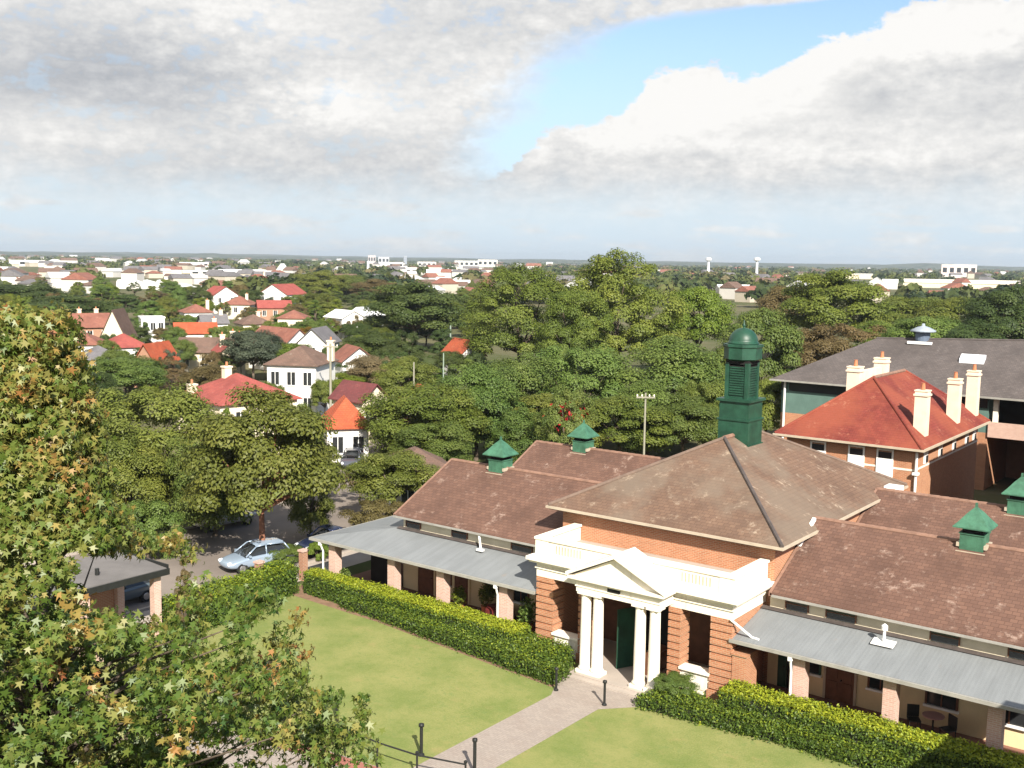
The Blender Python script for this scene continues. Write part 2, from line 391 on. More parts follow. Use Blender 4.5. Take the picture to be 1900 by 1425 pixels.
sheet('road', [(-45.6, -20), (-45.6, 46), (-48.5, 51), (-53, 55.5), (-60, 63), (-74, 82), (-100, 112), (-107, 107), (-82, 78), (-66, 60), (-58.5, 51), (-57.2, 44), (-57.2, -20)], 0.008, M_ASPH)
kb = MB()
def kerb(pts, wd=.18, h=.13):
    for (a, b), (c, d) in zip(pts, pts[1:]):
        L = math.hypot(c - a, d - b); nx, ny = -(d - b) / L * wd / 2, (c - a) / L * wd / 2
        kb.prism([(a + nx, b + ny), (a - nx, b - ny), (c - nx, d - ny), (c + nx, d + ny)], 0, h)
kerb([(-45.5, -20), (-45.5, 46), (-48.4, 51), (-52.9, 55.6), (-59.9, 63.1), (-73.9, 82.1), (-99.9, 112)])
kerb([(-107.1, 107), (-82.1, 78), (-66.1, 60), (-58.6, 51), (-57.3, 44), (-57.3, -20)])
tag(kb.build('kerb', M_CONC), kind='structure')
sheet('verge', [(-60, 10), (-57.4, 10), (-57.4, 44), (-58.7, 51), (-66.2, 60), (-70, 62), (-62, 51), (-60.4, 44)], 0.012, lawn_m())
M_PAVE = paving_m()
sheet('pavement', [(-45.38, -20), (-43.3, -20), (-43.3, 46), (-45.38, 46)], 0.012, M_CONC)
sheet('path', [(-23.95, 26.2), (-21.75, 26.2), (-21.6, 34.6), (-20.3, 36.0), (-20.2, 38.3), (-24.6, 38.3), (-24.5, 36.0), (-23.85, 34.6)], 0.010, M_PAVE)
sheet('soil_bed', [(-42.7, 36.75), (-38.5, 36.6), (-35.4, 36.5), (-28.4, 35.72), (-24.3, 35.28), (-24.3, 36.4), (-28.4, 36.9), (-42.7, 38.2)], 0.007, plain('soil_reddish', (.22, .135, .085), .95, .35, 2))
sheet('footpath', [(-36, 22.4), (-12, 22.4), (-12, 25.2), (-21.75, 25.8), (-21.75, 26.2), (-23.95, 26.2), (-23.95, 25.8), (-30, 25.2), (-36, 24.2)], 0.014, M_PAVE)

# ------------------------------------------------------------------ the brick hall with its wings, portico and verandahs
CX = -22.74
hall = empty('brick_hall', (CX, 41.4, 0), 0, 'low brick hall with white columned portico, brown tiled roofs and a green domed cupola', 'hall')
EZ, RY, RZ = 4.10, 45.4, 6.40                       # wing eaves, front ridge
def P(name, mb, m, parent=hall, label=None): return mb.build(name, m, parent, label)
# walls
wb = MB(); wb.box(-28.05, -17.42, 41.4, 56.6, 0, 5.98); P('central_wall', wb, M_BRICK)
# entrance recess is hidden behind the portico; dark lobby wall with its own door
for (x0, x1, nm) in ((-38.0, -28.05, 'wing_wall'), (-17.42, -6.9, 'wing_wall')):
    b = MB(); b.box(x0, x1, 41.1, 57.3, 0, 3.2); P(nm, b, M_WALLC)
    b = MB(); b.box(x0, x1, 41.1, 57.3, 3.2, EZ - .03)
    for xx in (x0, x1):                                # gable triangles
        t = 0.02 if xx == x0 else -0.02
        for (ya, yb, yr) in ((41.1, 49.45, 45.4), (49.45, 57.3, 53.5)):
            zz = EZ - .05; b.add([(xx + t, ya, zz), (xx + t, yb, zz), (xx + t, yr, zz + (yr - ya) * .49)], [(0, 1, 2) if xx == x1 else (2, 1, 0)])
    P('clerestory_wall', b, M_CLER)
SL = (RZ - EZ) / (RY - 40.75)
def wing_roof(x0, x1, yr, lo_front, lo_back):
    zf = RZ - (yr - lo_front) * SL; zb = RZ - (lo_back - yr) * SL
    b = MB(); b.slab([(x0, lo_front, zf), (x1, lo_front, zf), (x1, yr, RZ), (x0, yr, RZ)], .09)
    b.slab([(x0, yr, RZ + .002), (x1, yr, RZ + .002), (x1, lo_back, zb), (x0, lo_back, zb)], .09)
    r = P('roof', b, M_ROOF)
    c = MB(); n = int((x1 - x0) / .42)
    for i in range(n):
        a = x0 + (x1 - x0) * i / n; e = x0 + (x1 - x0) * (i + 1) / n
        c.tube((a, yr, RZ - .03), (e + .02, yr, RZ - .022), .095, .105, 8)
    P('ridge_cap', c, M_RIDGE, r)
    for xx in (x0, x1):
        c = MB(); c.slab([(xx - .06, lo_front, zf + .03), (xx + .06, lo_front, zf + .03), (xx + .06, yr, RZ + .03), (xx - .06, yr, RZ + .03)], .16)
        c.slab([(xx - .06, yr, RZ + .032), (xx + .06, yr, RZ + .032), (xx + .06, lo_back, zb + .03), (xx - .06, lo_back, zb + .03)], .16)
        P('verge', c, M_RIDGE, r)
    return r
wing_roof(-38.35, -27.9, 45.4, 40.75, 49.45); wing_roof(-17.3, -6.5, 45.4, 40.75, 49.45)
wing_roof(-38.35, -27.9, 53.5, 49.45, 57.7); wing_roof(-17.3, -6.5, 53.5, 49.45, 57.7)
for x0, x1 in ((-38.35, -28.5), (-17.2, -6.5)):
    c = MB(); c.box(x0, x1, 40.65, 40.745, EZ - .13, EZ - .05); P('gutter', c, M_GUTTER)
    c = MB(); c.box(x0, x1, 49.35, 49.55, 4.38, 4.44); P('valley_gutter', c, M_HIP)
# central hipped roof
XL, XR, YF, YB, ZE, ZA = -28.55, -16.93, 40.9, 57.1, 6.06, 9.10
YA, YZ = 47.3, 50.7
b = MB()
b.slab([(XL, YF, ZE), (XR, YF, ZE), (CX, YA, ZA)], .10)
b.slab([(XR, YF, ZE), (XR, YB, ZE), (CX, YZ, ZA), (CX, YA, ZA)], .10)
b.slab([(XR, YB, ZE), (XL, YB, ZE), (CX, YZ, ZA)], .10)
b.slab([(XL, YB, ZE), (XL, YF, ZE), (CX, YA, ZA), (CX, YZ, ZA)], .10)
cr = P('roof', b, M_ROOFC)
for a, e in (((XR, YF), YA), ((XL, YF), YA), ((XR, YB), YZ), ((XL, YB), YZ)):
    c = MB(); c.tube((a[0], a[1], ZE + .02), (CX, e, ZA + .03), .085, .085, 8); P('hip_cap', c, M_HIP if a == (XR, YF) else plain('hip_brown', (.15, .105, .08), .8, .3, 3), cr)
c = MB(); c.tube((CX, YA, ZA + .02), (CX, YZ, ZA + .02), .12, .12, 8); P('ridge_cap', c, M_RIDGE, cr)
c = MB()
c.box(XL - .1, XR + .1, YF - .11, YF, ZE - .135, ZE - .03); c.box(XR, XR + .1, YF, YB, ZE - .135, ZE - .03); c.box(XL - .1, XL, YF, YB, ZE - .135, ZE - .03)
P('gutter', c, M_FASCIA, cr)
c = MB(); c.box(XL, XR, YF + .01, 41.39, ZE - .20, ZE - .165); c.box(XR - .5, XR - .01, 41.39, YB, ZE - .20, ZE - .165); c.box(XL + .01, XL + .5, 41.39, YB, ZE - .20, ZE - .165); P('soffit', c, M_TIMBER, cr)
# white barge pieces and outlet boxes where the roofs meet
c = MB(); c.slab([(-17.32, 45.1, 6.46), (-17.16, 45.1, 6.46), (-17.16, 43.5, 5.62), (-17.32, 43.5, 5.62)], .12); P('flashing', c, M_WHITE)
c = MB(); c.box(-17.15, -16.4, 54.1, 54.9, 5.6, 6.45); c.box(-17.7, -17.15, 53.9, 54.3, 5.55, 5.8); ob = P('outlet_box', c, M_WHITE)
c = MB(); c.box(-16.93, -16.62, 54.07, 54.096, 5.88, 6.2); P('opening', c, M_DARK, ob)
c = MB(); c.tube((-17.0, 49.4, 4.4), (-17.0, 49.3, 5.0), .08); c.cbox(-17.0, 49.2, 5.05, .3, .3, .2); P('rain_head', c, M_WHITE)
# cupola
CYU = 49.0
def sq(mb, h, z0, z1): mb.box(CX - h, CX + h, CYU - h, CYU + h, z0, z1)
b = MB(); sq(b, .80, 8.0, 9.86); sq(b, .86, 9.86, 9.94); sq(b, .78, 9.94, 10.80); sq(b, .90, 10.80, 10.92); sq(b, .86, 8.55, 8.70)
cup = P('cupola', b, M_GREEN)
b = MB(); sq(b, .54, 10.92, 12.80)
sh = P('shaft', b, M_GREEN, cup)
b = MB()
for sx in (-1, 1):
    for sy in (-1, 1): b.cbox(CX + sx * .52, CYU + sy * .52, 11.8, .2, .2, 1.76)
P('corner_post', b, M_GREEN, cup)
b = MB()
for k in range(13):
    z = 11.1 + k * .12
    b.box(CX - .38, CX + .38, CYU - .60, CYU - .545, z, z + .07); b.box(CX + .545, CX + .60, CYU - .38, CYU + .38, z, z + .07)
P('louvre', b, M_GREEN, cup)
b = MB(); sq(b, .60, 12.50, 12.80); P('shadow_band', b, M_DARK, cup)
b = MB(); b.smooth = False; n8 = 8
b.lathe([(.74, 12.78), (.92, 12.86), (.92, 13.40), (.98, 13.46), (.98, 13.58), (.74, 13.60)], CX, CYU, 8, math.pi / 8); P('drum', b, M_GREEN, cup)
b = MB(); b.smooth = True
b.lathe([(.76, 13.60), (.76, 13.66)] + [(.72 * math.cos(t), 13.66 + .72 * math.sin(t)) for t in [i * math.pi / 2 / 9 for i in range(9)]] + [(.06, 14.37), (.05, 14.42), (.10, 14.47), (.05, 14.54), (.02, 14.75), (.0, 14.78)], CX, CYU, 24); P('dome', b, M_GREEN, cup)
# four ridge ventilators
def vent(x, y):
    b = MB(); b.cbox(x, y, 6.33, .92, .92, 1.0); b.cbox(x, y, 6.84, 1.0, 1.0, .05); o = P('roof_vent', b, M_VENT)
    b = MB(); b.cbox(x, y, 6.97, .78, .78, .26); P('vent_louvre', b, M_DARK, o)
    b = MB(); h = .70; z = 7.08
    prof = [(h, z), (h, z + .05), (.50, z + .27), (.26, z + .58), (.05, z + .80), (.04, z + .98)]
    b.lathe([(r * 1.4142, q) for r, q in prof], x, y, 4, math.pi / 4); P('vent_cap', b, M_VENT, o)
    b = MB(); b.box(x - .56, x + .56, y - .60, y - .47, 5.98, 6.13); b.box(x - .58, x - .47, y - .47, y + .47, 6.28, 6.44); b.box(x + .47, x + .58, y - .47, y + .47, 6.28, 6.44); P('vent_flashing', b, M_FASCIA, o)
for x in (-34.9, -10.65): vent(x, 45.4); vent(x + .0, 53.5)
# clerestory windows
for x0, x1 in ((-37.75, -36.8), (-34.6, -33.65), (-30.8, -29.6), (-16.7, -15.8), (-15.0, -13.85), (-10.95, -9.95), (-8.2, -7.3)):
    b = MB(); b.box(x0, x1, 41.06, 41.098, 3.46, 3.98); o = P('clerestory_window', b, M_GLASS)
    b = MB(); b.box(x0 - .06, x1 + .06, 41.02, 41.097, 3.985, 4.04); b.box(x0, x1, 41.03, 41.058, 3.72, 3.75)
    b.box(x0 - .05, x0 - .002, 41.03, 41.097, 3.5, 3.985); b.box(x1 + .002, x1 + .05, 41.03, 41.097, 3.5, 3.985); P('frame', b, M_TIMBER, o)

# ---- verandahs
VZ0, VZ1, VY0, VY1 = 2.76, 3.36, 38.25, 41.06
def vroof(x0, x1, wrap):
    b = MB()
    b.slab([(x0, VY0, VZ0), (x1, VY0, VZ0), (x1, VY1, VZ1), (x0 + (3.7 if wrap else 0), VY1, VZ1)], .04)
    if wrap: b.slab([(x0, 57.0, VZ0), (x0, VY0, VZ0 + .001), (x0 + 3.7, VY1, VZ1 + .001), (x0 + 3.7, 57.0, VZ1)], .04)
    o = P('verandah_roof', b, M_IRON)
    b = MB(); b.box(x0 - .1, x1, VY0 - .12, VY0 - .005, VZ0 - .14, VZ0 - .01)
    if wrap: b.box(x0 - .12, x0 - .005, VY0 - .005, 57.0, VZ0 - .14, VZ0 - .01)
    P('gutter', b, M_GUTTER, o)
    b = MB(); b.box(x0 + .1, x1, VY0 + .30, VY0 + .42, VZ0 - .24, VZ0 + .02); P('beam', b, M_TIMBER, o)
    b = MB(); b.slab([(x0 + (3.7 if wrap else 0), VY1 - .22, VZ1 + .02), (x1, VY1 - .22, VZ1 + .02), (x1, VY1 + .03, VZ1 + .07), (x0 + (3.7 if wrap else 0), VY1 + .03, VZ1 + .07)], .02); P('flashing', b, M_HIP, o)
    return o
vl = vroof(-41.95, -27.32, True); vr = vroof(-17.72, -6.0, False)
for pl in ([(-41.6, 38.3), (-27.3, 38.3), (-27.3, 41.09), (-38.05, 41.09), (-38.05, 57), (-41.6, 57)], [(-17.7, 38.3), (-6, 38.3), (-6, 41.09), (-17.7, 41.09)]):
    b = MB(); b.prism(pl, 0, .14); P('verandah_floor', b, M_FLOOR)
def pier(x, y=38.75, h=.24, z1=2.55, m=M_BRICKP):
    b = MB(); b.cbox(x, y, z1 / 2 + .07, h * 2, h * 2, z1 - .14); b.cbox(x, y, .25, h * 2 + .1, h * 2 + .1, .22); return P('verandah_pier', b, m)
for x in (-40.7, -36.45, -33.2, -29.35): pier(x)
for y in (44.6, 49.0, 53.4): pier(-41.0, y)
for x in (-15.05, -11.6, -8.0): pier(x)
b = MB(); b.box(-17.70, -17.10, 38.25, 39.3, 0, 2.12); b.box(-17.74, -17.06, 38.2, 39.3, 2.12, 2.2); P('end_pier', b, M_BRICK)
def pipe(x, y, z0, z1, off=.26):
    b = MB(); b.tube((x, VY0 - .06, VZ0 - .1), (x, VY0 - .02, VZ0 - .32), .05); b.tube((x, VY0 - .02, VZ0 - .32), (x, y, z1), .05); b.tube((x, y, z1), (x, y, z0), .05); b.cbox(x, VY0 - .06, VZ0 - .22, .16, .13, .16); P('downpipe', b, M_WHITE)
pipe(-15.28, 38.33, .1, 2.0); pipe(-41.25, 38.4, .1, 2.1); pipe(-29.55, 38.36, .1, 2.1)
b = MB(); b.tube((-17.78, 38.15, 3.55), (-17.05, 38.6, 2.86), .05); b.tube((-17.05, 38.6, 2.86), (-16.75, 38.55, 2.86), .05); P('downpipe', b, M_WHITE)
b = MB(); b.tube((-12.42, 40.2, 3.24), (-12.42, 40.2, 3.78), .055); b.lathe([(.05, 3.74), (.12, 3.78), (.12, 3.94), (.02, 4.02)], -12.42, 40.2, 10); b.slab([(-12.85, 39.95, 3.24), (-12.0, 39.95, 3.24), (-12.0, 40.4, 3.35), (-12.85, 40.4, 3.35)], .03); P('vent_pipe', b, M_WHITE)
b = MB(); b.tube((-32.6, 40.75, 3.9), (-32.2, 40.4, 3.32), .055); b.cbox(-32.2, 40.35, 3.35, .35, .2, .1); P('downpipe', b, M_WHITE)
# doors and windows under the verandahs
def window(x0, x1, z0, z1, mf=M_TIMBER, y=41.1, parent=hall, sill=True):
    b = MB(); b.box(x0, x1, y - .03, y - .004, z0, z1); o = P('window', b, M_GLASS, parent)
    f = MB(); xm = (x0 + x1) / 2; zm = (z0 + z1) / 2
    f.box(x0 - .08, x1 + .08, y - .07, y - .003, z1 + .002, z1 + .09); f.box(x0 - .08, x0 - .001, y - .07, y - .003, z0, z1); f.box(x1 + .001, x1 + .08, y - .07, y - .003, z0, z1)
    f.box(xm - .025, xm + .025, y - .06, y - .032, z0, z1); f.box(x0, xm - .026, y - .058, y - .032, zm - .02, zm + .02); f.box(xm + .026, x1, y - .058, y - .032, zm - .02, zm + .02)
    P('frame', f, mf, o)
    if sill:
        s = MB(); s.box(x0 - .12, x1 + .12, y - .14, y - .003, z0 - .09, z0 - .002); P('sill', s, M_WHITE, o)
    return o
def door(x0, x1, m, y=41.1, z1=2.15, mf=M_WALLC, dbl=False):
    b = MB(); b.box(x0, x1, y - .05, y - .004, .15, z1); n = 2 if dbl else 1
    for i in range(n):
        a = x0 + (x1 - x0) * i / n + .1; e = x0 + (x1 - x0) * (i + 1) / n - .1
        b.box(a, e, y - .075, y - .052, .35, .95); b.box(a, e, y - .075, y - .052, 1.1, z1 - .15)
    o = P('door', b, m); f = MB(); f.box(x0 - .1, x0 - .002, y - .08, y - .003, .15, z1); f.box(x1 + .002, x1 + .1, y - .08, y - .003, .15, z1); f.box(x0 - .1, x1 + .1, y - .08, y - .003, z1 + .002, z1 + .1); P('frame', f, mf, o)
    h = MB(); h.tube((x1 - .12 if n == 1 else (x0 + x1) / 2 + .06, y - .08, 1.05), (x1 - .12 if n == 1 else (x0 + x1) / 2 + .06, y - .14, 1.05), .03); P('handle', h, M_BLACK, o)
door(-16.95, -16.55, M_GREEN); door(-16.45, -16.3, M_MAROON); 
window(-16.1, -15.2, 1.05, 2.1, M_GREEN); door(-14.9, -13.75, M_TIMBER, dbl=True, mf=M_FASCIA); window(-13.15, -12.3, 1.05, 2.1); window(-10.95, -9.9, .98, 2.1); window(-8.6, -7.5, .98, 2.1)
b = MB(); b.box(-40.2, -38.1, 40.9, 41.05, .14, 3.0); P('dark_opening', b, M_DARK)
door(-36.9, -35.8, M_TIMBER); window(-35.4, -34.7, .9, 2.1); door(-34.4, -33.5, M_TIMBER, dbl=True); window(-32.35, -31.6, 1.0, 2.1); window(-30.6, -29.8, .95, 2.1); door(-29.3, -28.4, M_MAROON)

# ---- portico
AX, PY, PX0, PX1 = -22.5, 38.2, -27.3, -17.70
b = MB()                                              # entablature, cornice and roof deck
b.box(PX0 + .03, PX1 - .03, PY + .03, 41.38, 3.50, 4.16)
b.box(PX0 - .03, PX1 + .03, PY - .03, 41.38, 3.86, 3.93)
b.box(PX0 - .22, PX1 + .22, PY - .24, 41.38, 4.16, 4.27); b.box(PX0 - .32, PX1 + .32, PY - .34, 41.38, 4.27, 4.42)
b.box(PX0 - .12, PX1 + .12, PY - .14, 41.38, 4.42, 4.50)
por = P('portico', b, M_CREAM)
def sub(name, mb, m, bev=0):
    o = P(name, mb, m, por)
    if bev: bevel(o, bev)
    return o
b = MB()                                              # parapet with panelled front and both returns
b.box(PX0, PX1, PY, PY + .28, 4.50, 5.18); b.box(PX0, PX0 + .28, PY + .28, 41.38, 4.50, 5.18); b.box(PX1 - .28, PX1, PY + .28, 41.38, 4.50, 5.18)
b.box(PX0 - .07, PX1 + .07, PY - .07, PY + .35, 5.18, 5.30); b.box(PX0 - .07, PX0 + .35, PY + .35, 41.38, 5.18, 5.30); b.box(PX1 - .35, PX1 + .07, PY + .35, 41.38, 5.18, 5.30)
for x0 in (PX0, PX1 - .62): b.box(x0 - .03, x0 + .65, PY - .03, PY - .002, 4.502, 5.178)
sub('parapet', b, M_CREAM, .015)
for xs in (np.linspace(-20.0, -18.75, 9), np.linspace(-26.2, -24.95, 9)):     # slots of the pierced balustrade
    b = MB()
    for x in xs: b.box(x - .035, x + .035, PY - .004, PY + .1, 4.66, 5.04)
    sub('balustrade_slots', b, M_FASCIA)
b = MB(); b.box(PX0 + .3, PX1 - .3, PY + .36, 41.38, 4.505, 4.54); sub('deck', b, M_CONC)
def rust_pier(x0, x1, y0, y1, z0=.15, z1=3.5):
    b = MB(); z = z0; b.box(x0 - .05, x1 + .05, y0 - .05, y1, 0, z0 + .28); z = z0 + .28
    k = 10; h = (z1 - z) / k
    for i in range(k):
        b.box(x0, x1, y0, y1, z + i * h + .075, z + (i + 1) * h); b.box(x0 + .07, x1 - .07, y0 + .07, y1, z + i * h, z + i * h + .075)
    sub('brick_pier', b, M_BRICK)
rust_pier(PX0 + .03, -26.35, PY + .03, 39.1); rust_pier(-18.68, PX1 - .03, PY + .03, 39.2)
rust_pier(-25.0, -24.42, PY + .03, 39.0); rust_pier(-20.58, -20.0, PY + .03, 39.0)
for x0 in (PX1 - .5, PX0 + .05): b = MB(); b.box(x0, x0 + .45, 39.2, 41.38, 0, 3.5); sub('side_wall', b, M_BRICK)
for x0, x1 in ((-26.35, -25.0), (-20.0, -18.68)):
    b = MB(); b.box(x0, x1, PY + .10, PY + .5, .1, .98); b.box(x0 + .12, x1 - .12, PY + .07, PY + .098, .3, .86); b.box(x0 - .02, x1 + .02, PY - .03, PY + .55, .98, 1.08); sub('dado', b, M_CREAM)
b = MB(); b.box(-26.8, -18.2, 38.45, 41.29, 0, .13); b.box(-24.5, -20.25, 36.85, 38.45, 0, .13); b.box(-24.4, -20.3, 36.55, 36.85, 0, .07); sub('floor', b, M_CONC)
for x in (-24.02, -23.42, -21.38, -20.70):
    b = MB(); b.cbox(x, 37.35, .20, .60, .60, .14); b.smooth = True
    b.lathe([(.29, .27), (.31, .33), (.27, .38), (.245, .42), (.243, 1.5), (.215, 3.42), (.205, 3.46), (.25, 3.50), (.28, 3.56)], x, 37.35, 20)
    b.smooth = False; b.cbox(x, 37.35, 3.61, .58, .58, .10); sub('column', b, M_CREAM)
b = MB()                                              # porch entablature and pediment
b.box(-24.36, -20.36, 37.05, PY + .02, 3.66, 4.14); b.box(-24.40, -20.32, 37.01, PY + .02, 3.88, 3.94)
b.box(-24.50, -20.22, 36.90, PY - .36, 4.14, 4.24); b.box(-24.66, -20.06, 36.78, PY - .36, 4.24, 4.36)
sub('porch_entablature', b, M_CREAM)
b = MB(); zt = 4.36; xa = -22.36; ztop = 5.42
b.add([(-24.5, 37.02, zt), (-20.22, 37.02, zt), (xa, 37.02, ztop), (-24.5, PY + .25, zt), (-20.22, PY + .25, zt), (xa, PY + .25, ztop)], [(0, 1, 2), (3, 5, 4), (0, 3, 4, 1), (1, 4, 5, 2), (2, 5, 3, 0)])
pd = sub('pediment', b, M_CREAM)
for s in (-1, 1):
    x0 = -24.72 if s < 0 else -20.0
    b = MB(); dxr = xa - x0; L = math.hypot(dxr, 1.10); t = .17
    b.add([(x0, 36.74, zt), (xa, 36.74, zt + 1.10), (xa, 36.74, zt + 1.10 + t), (x0, 36.74, zt + t * .9), (x0, PY + .2, zt), (xa, PY + .2, zt + 1.10), (xa, PY + .2, zt + 1.10 + t), (x0, PY + .2, zt + t * .9)],
          [(0, 1, 2, 3), (7, 6, 5, 4), (3, 2, 6, 7), (1, 0, 4, 5), (0, 3, 7, 4), (2, 1, 5, 6)] if s < 0 else [(3, 2, 1, 0), (4, 5, 6, 7), (7, 6, 2, 3), (5, 4, 0, 1), (4, 7, 3, 0), (6, 5, 1, 2)])
    sub('raking_cornice', b, M_CREAM)
b = MB(); b.box(-22.78, -22.2, 36.98, 37.045, 3.96, 4.10); sub('name_plaque', b, M_DARK)
b = MB(); b.box(-26.8, -18.2, 41.30, 41.385, .13, 3.5); sub('lobby_wall', b, M_TIMBER)
b = MB(); b.box(-23.3, -21.6, 41.2, 41.295, .14, 2.9); sub('lobby_door', b, M_DARK)
b = MB(); b.add([(-23.1, 38.4, .14), (-22.65, 39.3, .14), (-22.65, 39.3, 2.75), (-23.1, 38.4, 2.75), (-23.15, 38.43, .14), (-22.7, 39.33, .14), (-22.7, 39.33, 2.75), (-23.15, 38.43, 2.75)], [(0, 1, 2, 3), (7, 6, 5, 4), (0, 4, 5, 1), (3, 2, 6, 7), (1, 5, 6, 2), (0, 3, 7, 4)]); sub('door_leaf', b, M_GREEN)
b = MB(); b.box(-22.0, -21.5, 38.6, 40.3, .14, .95); sub('reception_counter', b, M_TIMBER)

# ------------------------------------------------------------------ red roofed house with tall chimneys behind the hall
red = empty('red_roofed_house', (-23.4, 74, 0), 0, 'two storey brick house with bright red hipped tile roof and tall cream chimneys', 'house')
X0, X1, Y0, Y1, ZG, ZR = -28.25, -18.8, 66.2, 82.2, 6.5, 10.15
b = MB(); b.box(X0 + .6, X1 - .6, Y0 + .6, Y1 - .6, 0, ZG - .05); rw = P('wall', b, M_BRICK, red)
b = MB(); b.box(X0 + .58, X1 - .58, Y0 + .58, Y1 - .58, 5.0, 5.12); P('string_course', b, M_CREAM, red)
xm = (X0 + X1) / 2; ya, yb = Y0 + 4.7, Y1 - 4.9
b = MB()
b.slab([(X0, Y0, ZG), (X1, Y0, ZG), (xm, ya, ZR)], .1); b.slab([(X1, Y0, ZG), (X1, Y1, ZG), (xm, yb, ZR), (xm, ya, ZR)], .1)
b.slab([(X1, Y1, ZG), (X0, Y1, ZG), (xm, yb, ZR)], .1); b.slab([(X0, Y1, ZG), (X0, Y0, ZG), (xm, ya, ZR), (xm, yb, ZR)], .1)
rr = P('roof', b, M_RED, red)
for a, e in (((X0, Y0), ya), ((X1, Y0), ya), ((X1, Y1), yb), ((X0, Y1), yb)):
    c = MB(); c.tube((a[0], a[1], ZG), (xm, e, ZR + .02), .1, .1, 8); P('hip_cap', c, M_RED, rr)
c = MB(); c.tube((xm, ya, ZR + .02), (xm, yb, ZR + .02), .12, .12, 8); P('ridge_cap', c, M_RIDGE, rr)
c = MB(); c.box(X0 - .1, X1 + .12, Y0 - .12, Y0 - .002, ZG - .14, ZG - .01); c.box(X1 + .002, X1 + .12, Y0, Y1, ZG - .14, ZG - .01); P('gutter', c, M_FASCIA, rr)
c = MB(); c.box(X0, X1, Y0, Y0 + .6, ZG - .2, ZG - .15); c.box(X1 - .6, X1, Y0 + .6, Y1, ZG - .2, ZG - .15); P('soffit', c, M_TIMBER, rr)
def chimney(x, y, zb, zt, a=.75, bb=.75, pots=1):
    c = MB(); c.cbox(x, y, (zb + zt) / 2, a, bb, zt - zb); c.cbox(x, y, zt - .22, a + .14, bb + .14, .12); c.cbox(x, y, zt + .04, a + .08, bb + .08, .08); o = P('chimney', c, M_CHIM, red)
    for i in range(pots):
        q = MB(); q.lathe([(.14, zt + .08), (.11, zt + .5), (.14, zt + .52)], x + (i - (pots - 1) / 2) * .4, y, 10); P('chimney_pot', q, M_POT, o)
chimney(-19.75, 68.9, 6.6, 9.75); chimney(-19.75, 76.2, 6.6, 9.9); chimney(-19.75, 81.0, 6.6, 10.1)
chimney(-25.3, 72.4, 7.6, 10.6, .85, .85, 1); chimney(-25.3, 77.8, 7.6, 10.85, .85, .85, 1)
b = MB(); b.box(-25.5, -25.1, 72.9, 77.3, 8.0, 10.28); P('parapet', b, M_CHIM, red)
for x in (-25.5, -23.0, -21.2):
    b = MB(); b.box(x - .42, x + .42, Y0 + .555, Y0 + .598, 3.9, 6.0); o = P('window', b, M_GLASS, red)
    b = MB(); b.box(x - .52, x - .422, Y0 + .52, Y0 + .598, 3.8, 6.1); b.box(x + .422, x + .52, Y0 + .52, Y0 + .598, 3.8, 6.1); b.box(x - .42, x + .42, Y0 + .53, Y0 + .552, 3.9, 5.6); b.box(x - .52, x + .52, Y0 + .5, Y0 + .598, 6.102, 6.2); P('frame', b, M_WHITE, o)
for y in (69, 72.2, 75.4, 78.6, 80.6):
    b = MB(); b.box(X1 - .598, X1 - .55, y - .4, y + .4, 5.2, 6.15); o = P('window', b, M_WHITE, red)
    b = MB(); b.box(X1 - .549, X1 - .52, y - .05, y + .35, 5.25, 5.7); P('pane', b, M_GLASS, o)
b = MB(); b.tube((X1 - .45, Y0 + .45, 0), (X1 - .45, Y0 + .45, 6.3), .08); b.cbox(X1 - .45, Y0 + .45, 4.9, .35, .35, .15); P('downpipe', b, M_WHITE, red)

# ------------------------------------------------------------------ long grey roofed block further back
gb = empty('grey_roofed_block', (-20, 92, 0), 0, 'long two storey block with broad dark grey hipped roof, skylight and round ridge ventilator', 'building')
ZQ = 7.55; L0, L1, L2 = (-38.3, 88.4), (-8.0, 88.4), (-8.0, 101)
RL, RR = (-31.2, 94.2, 11.2), (-10.0, 94.8, 12.0)
b = MB(); b.box(-37.6, -20.5, 89.2, 100.2, 0, 4.6); gw = P('wall', b, M_BRICK, gb)
b = MB(); b.box(-37.6, -20.5, 89.2, 100.2, 4.6, ZQ - .1); P('upper_wall', b, plain('cladding_green_grey', (.10, .17, .145), .7, .15, 1), gb)
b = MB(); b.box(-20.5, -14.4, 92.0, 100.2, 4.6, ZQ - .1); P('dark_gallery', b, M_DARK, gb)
b = MB(); b.box(-37.62, -37.3, 89.1, 89.19, 6.6, ZQ - .12); b.box(-36.9, -20.6, 89.12, 89.19, 6.55, ZQ - .12); P('window_strip', b, M_GLASS, gb)
b = MB(); b.box(-14.3, -11.5, 87.6, 100.2, 0, ZQ - .2); P('end_wall', b, M_BRICK, gb)
for x in (-20.0, -17.6): b = MB(); b.box(x - .18, x + .18, 89.2, 89.5, 4.6, ZQ - .1); P('gallery_post', b, M_CREAM, gb)
b = MB(); b.box(-20.45, -14.35, 89.05, 89.18, 4.3, 5.5); b.box(-20.45, -14.35, 89.18, 91.95, 4.3, 4.55); P('balustrade', b, M_BRICKP, gb)
b = MB(); b.box(-20.48, -14.35, 96.2, 100.2, 0, 4.58); P('recessed_wall', b, M_BRICKD, gb)
b = MB()
b.slab([(L0[0], L0[1], ZQ), (L1[0], L1[1], ZQ), RR, RL], .12); b.slab([(L0[0], 100.9, ZQ), (L0[0], L0[1], ZQ), RL], .12); b.slab([(L1[0], 100.9, ZQ), (L0[0], 100.9, ZQ), RL, RR], .12)
gr = P('roof', b, M_GREY, gb)
c = MB(); c.tube(RL, RR, .1, .1, 8); P('ridge_cap', c, M_GREY, gr)
c = MB(); c.box(L0[0] - .1, L1[0], L0[1] - .12, L0[1] - .002, ZQ - .15, ZQ - .01); P('gutter', c, M_GUTTER, gr)
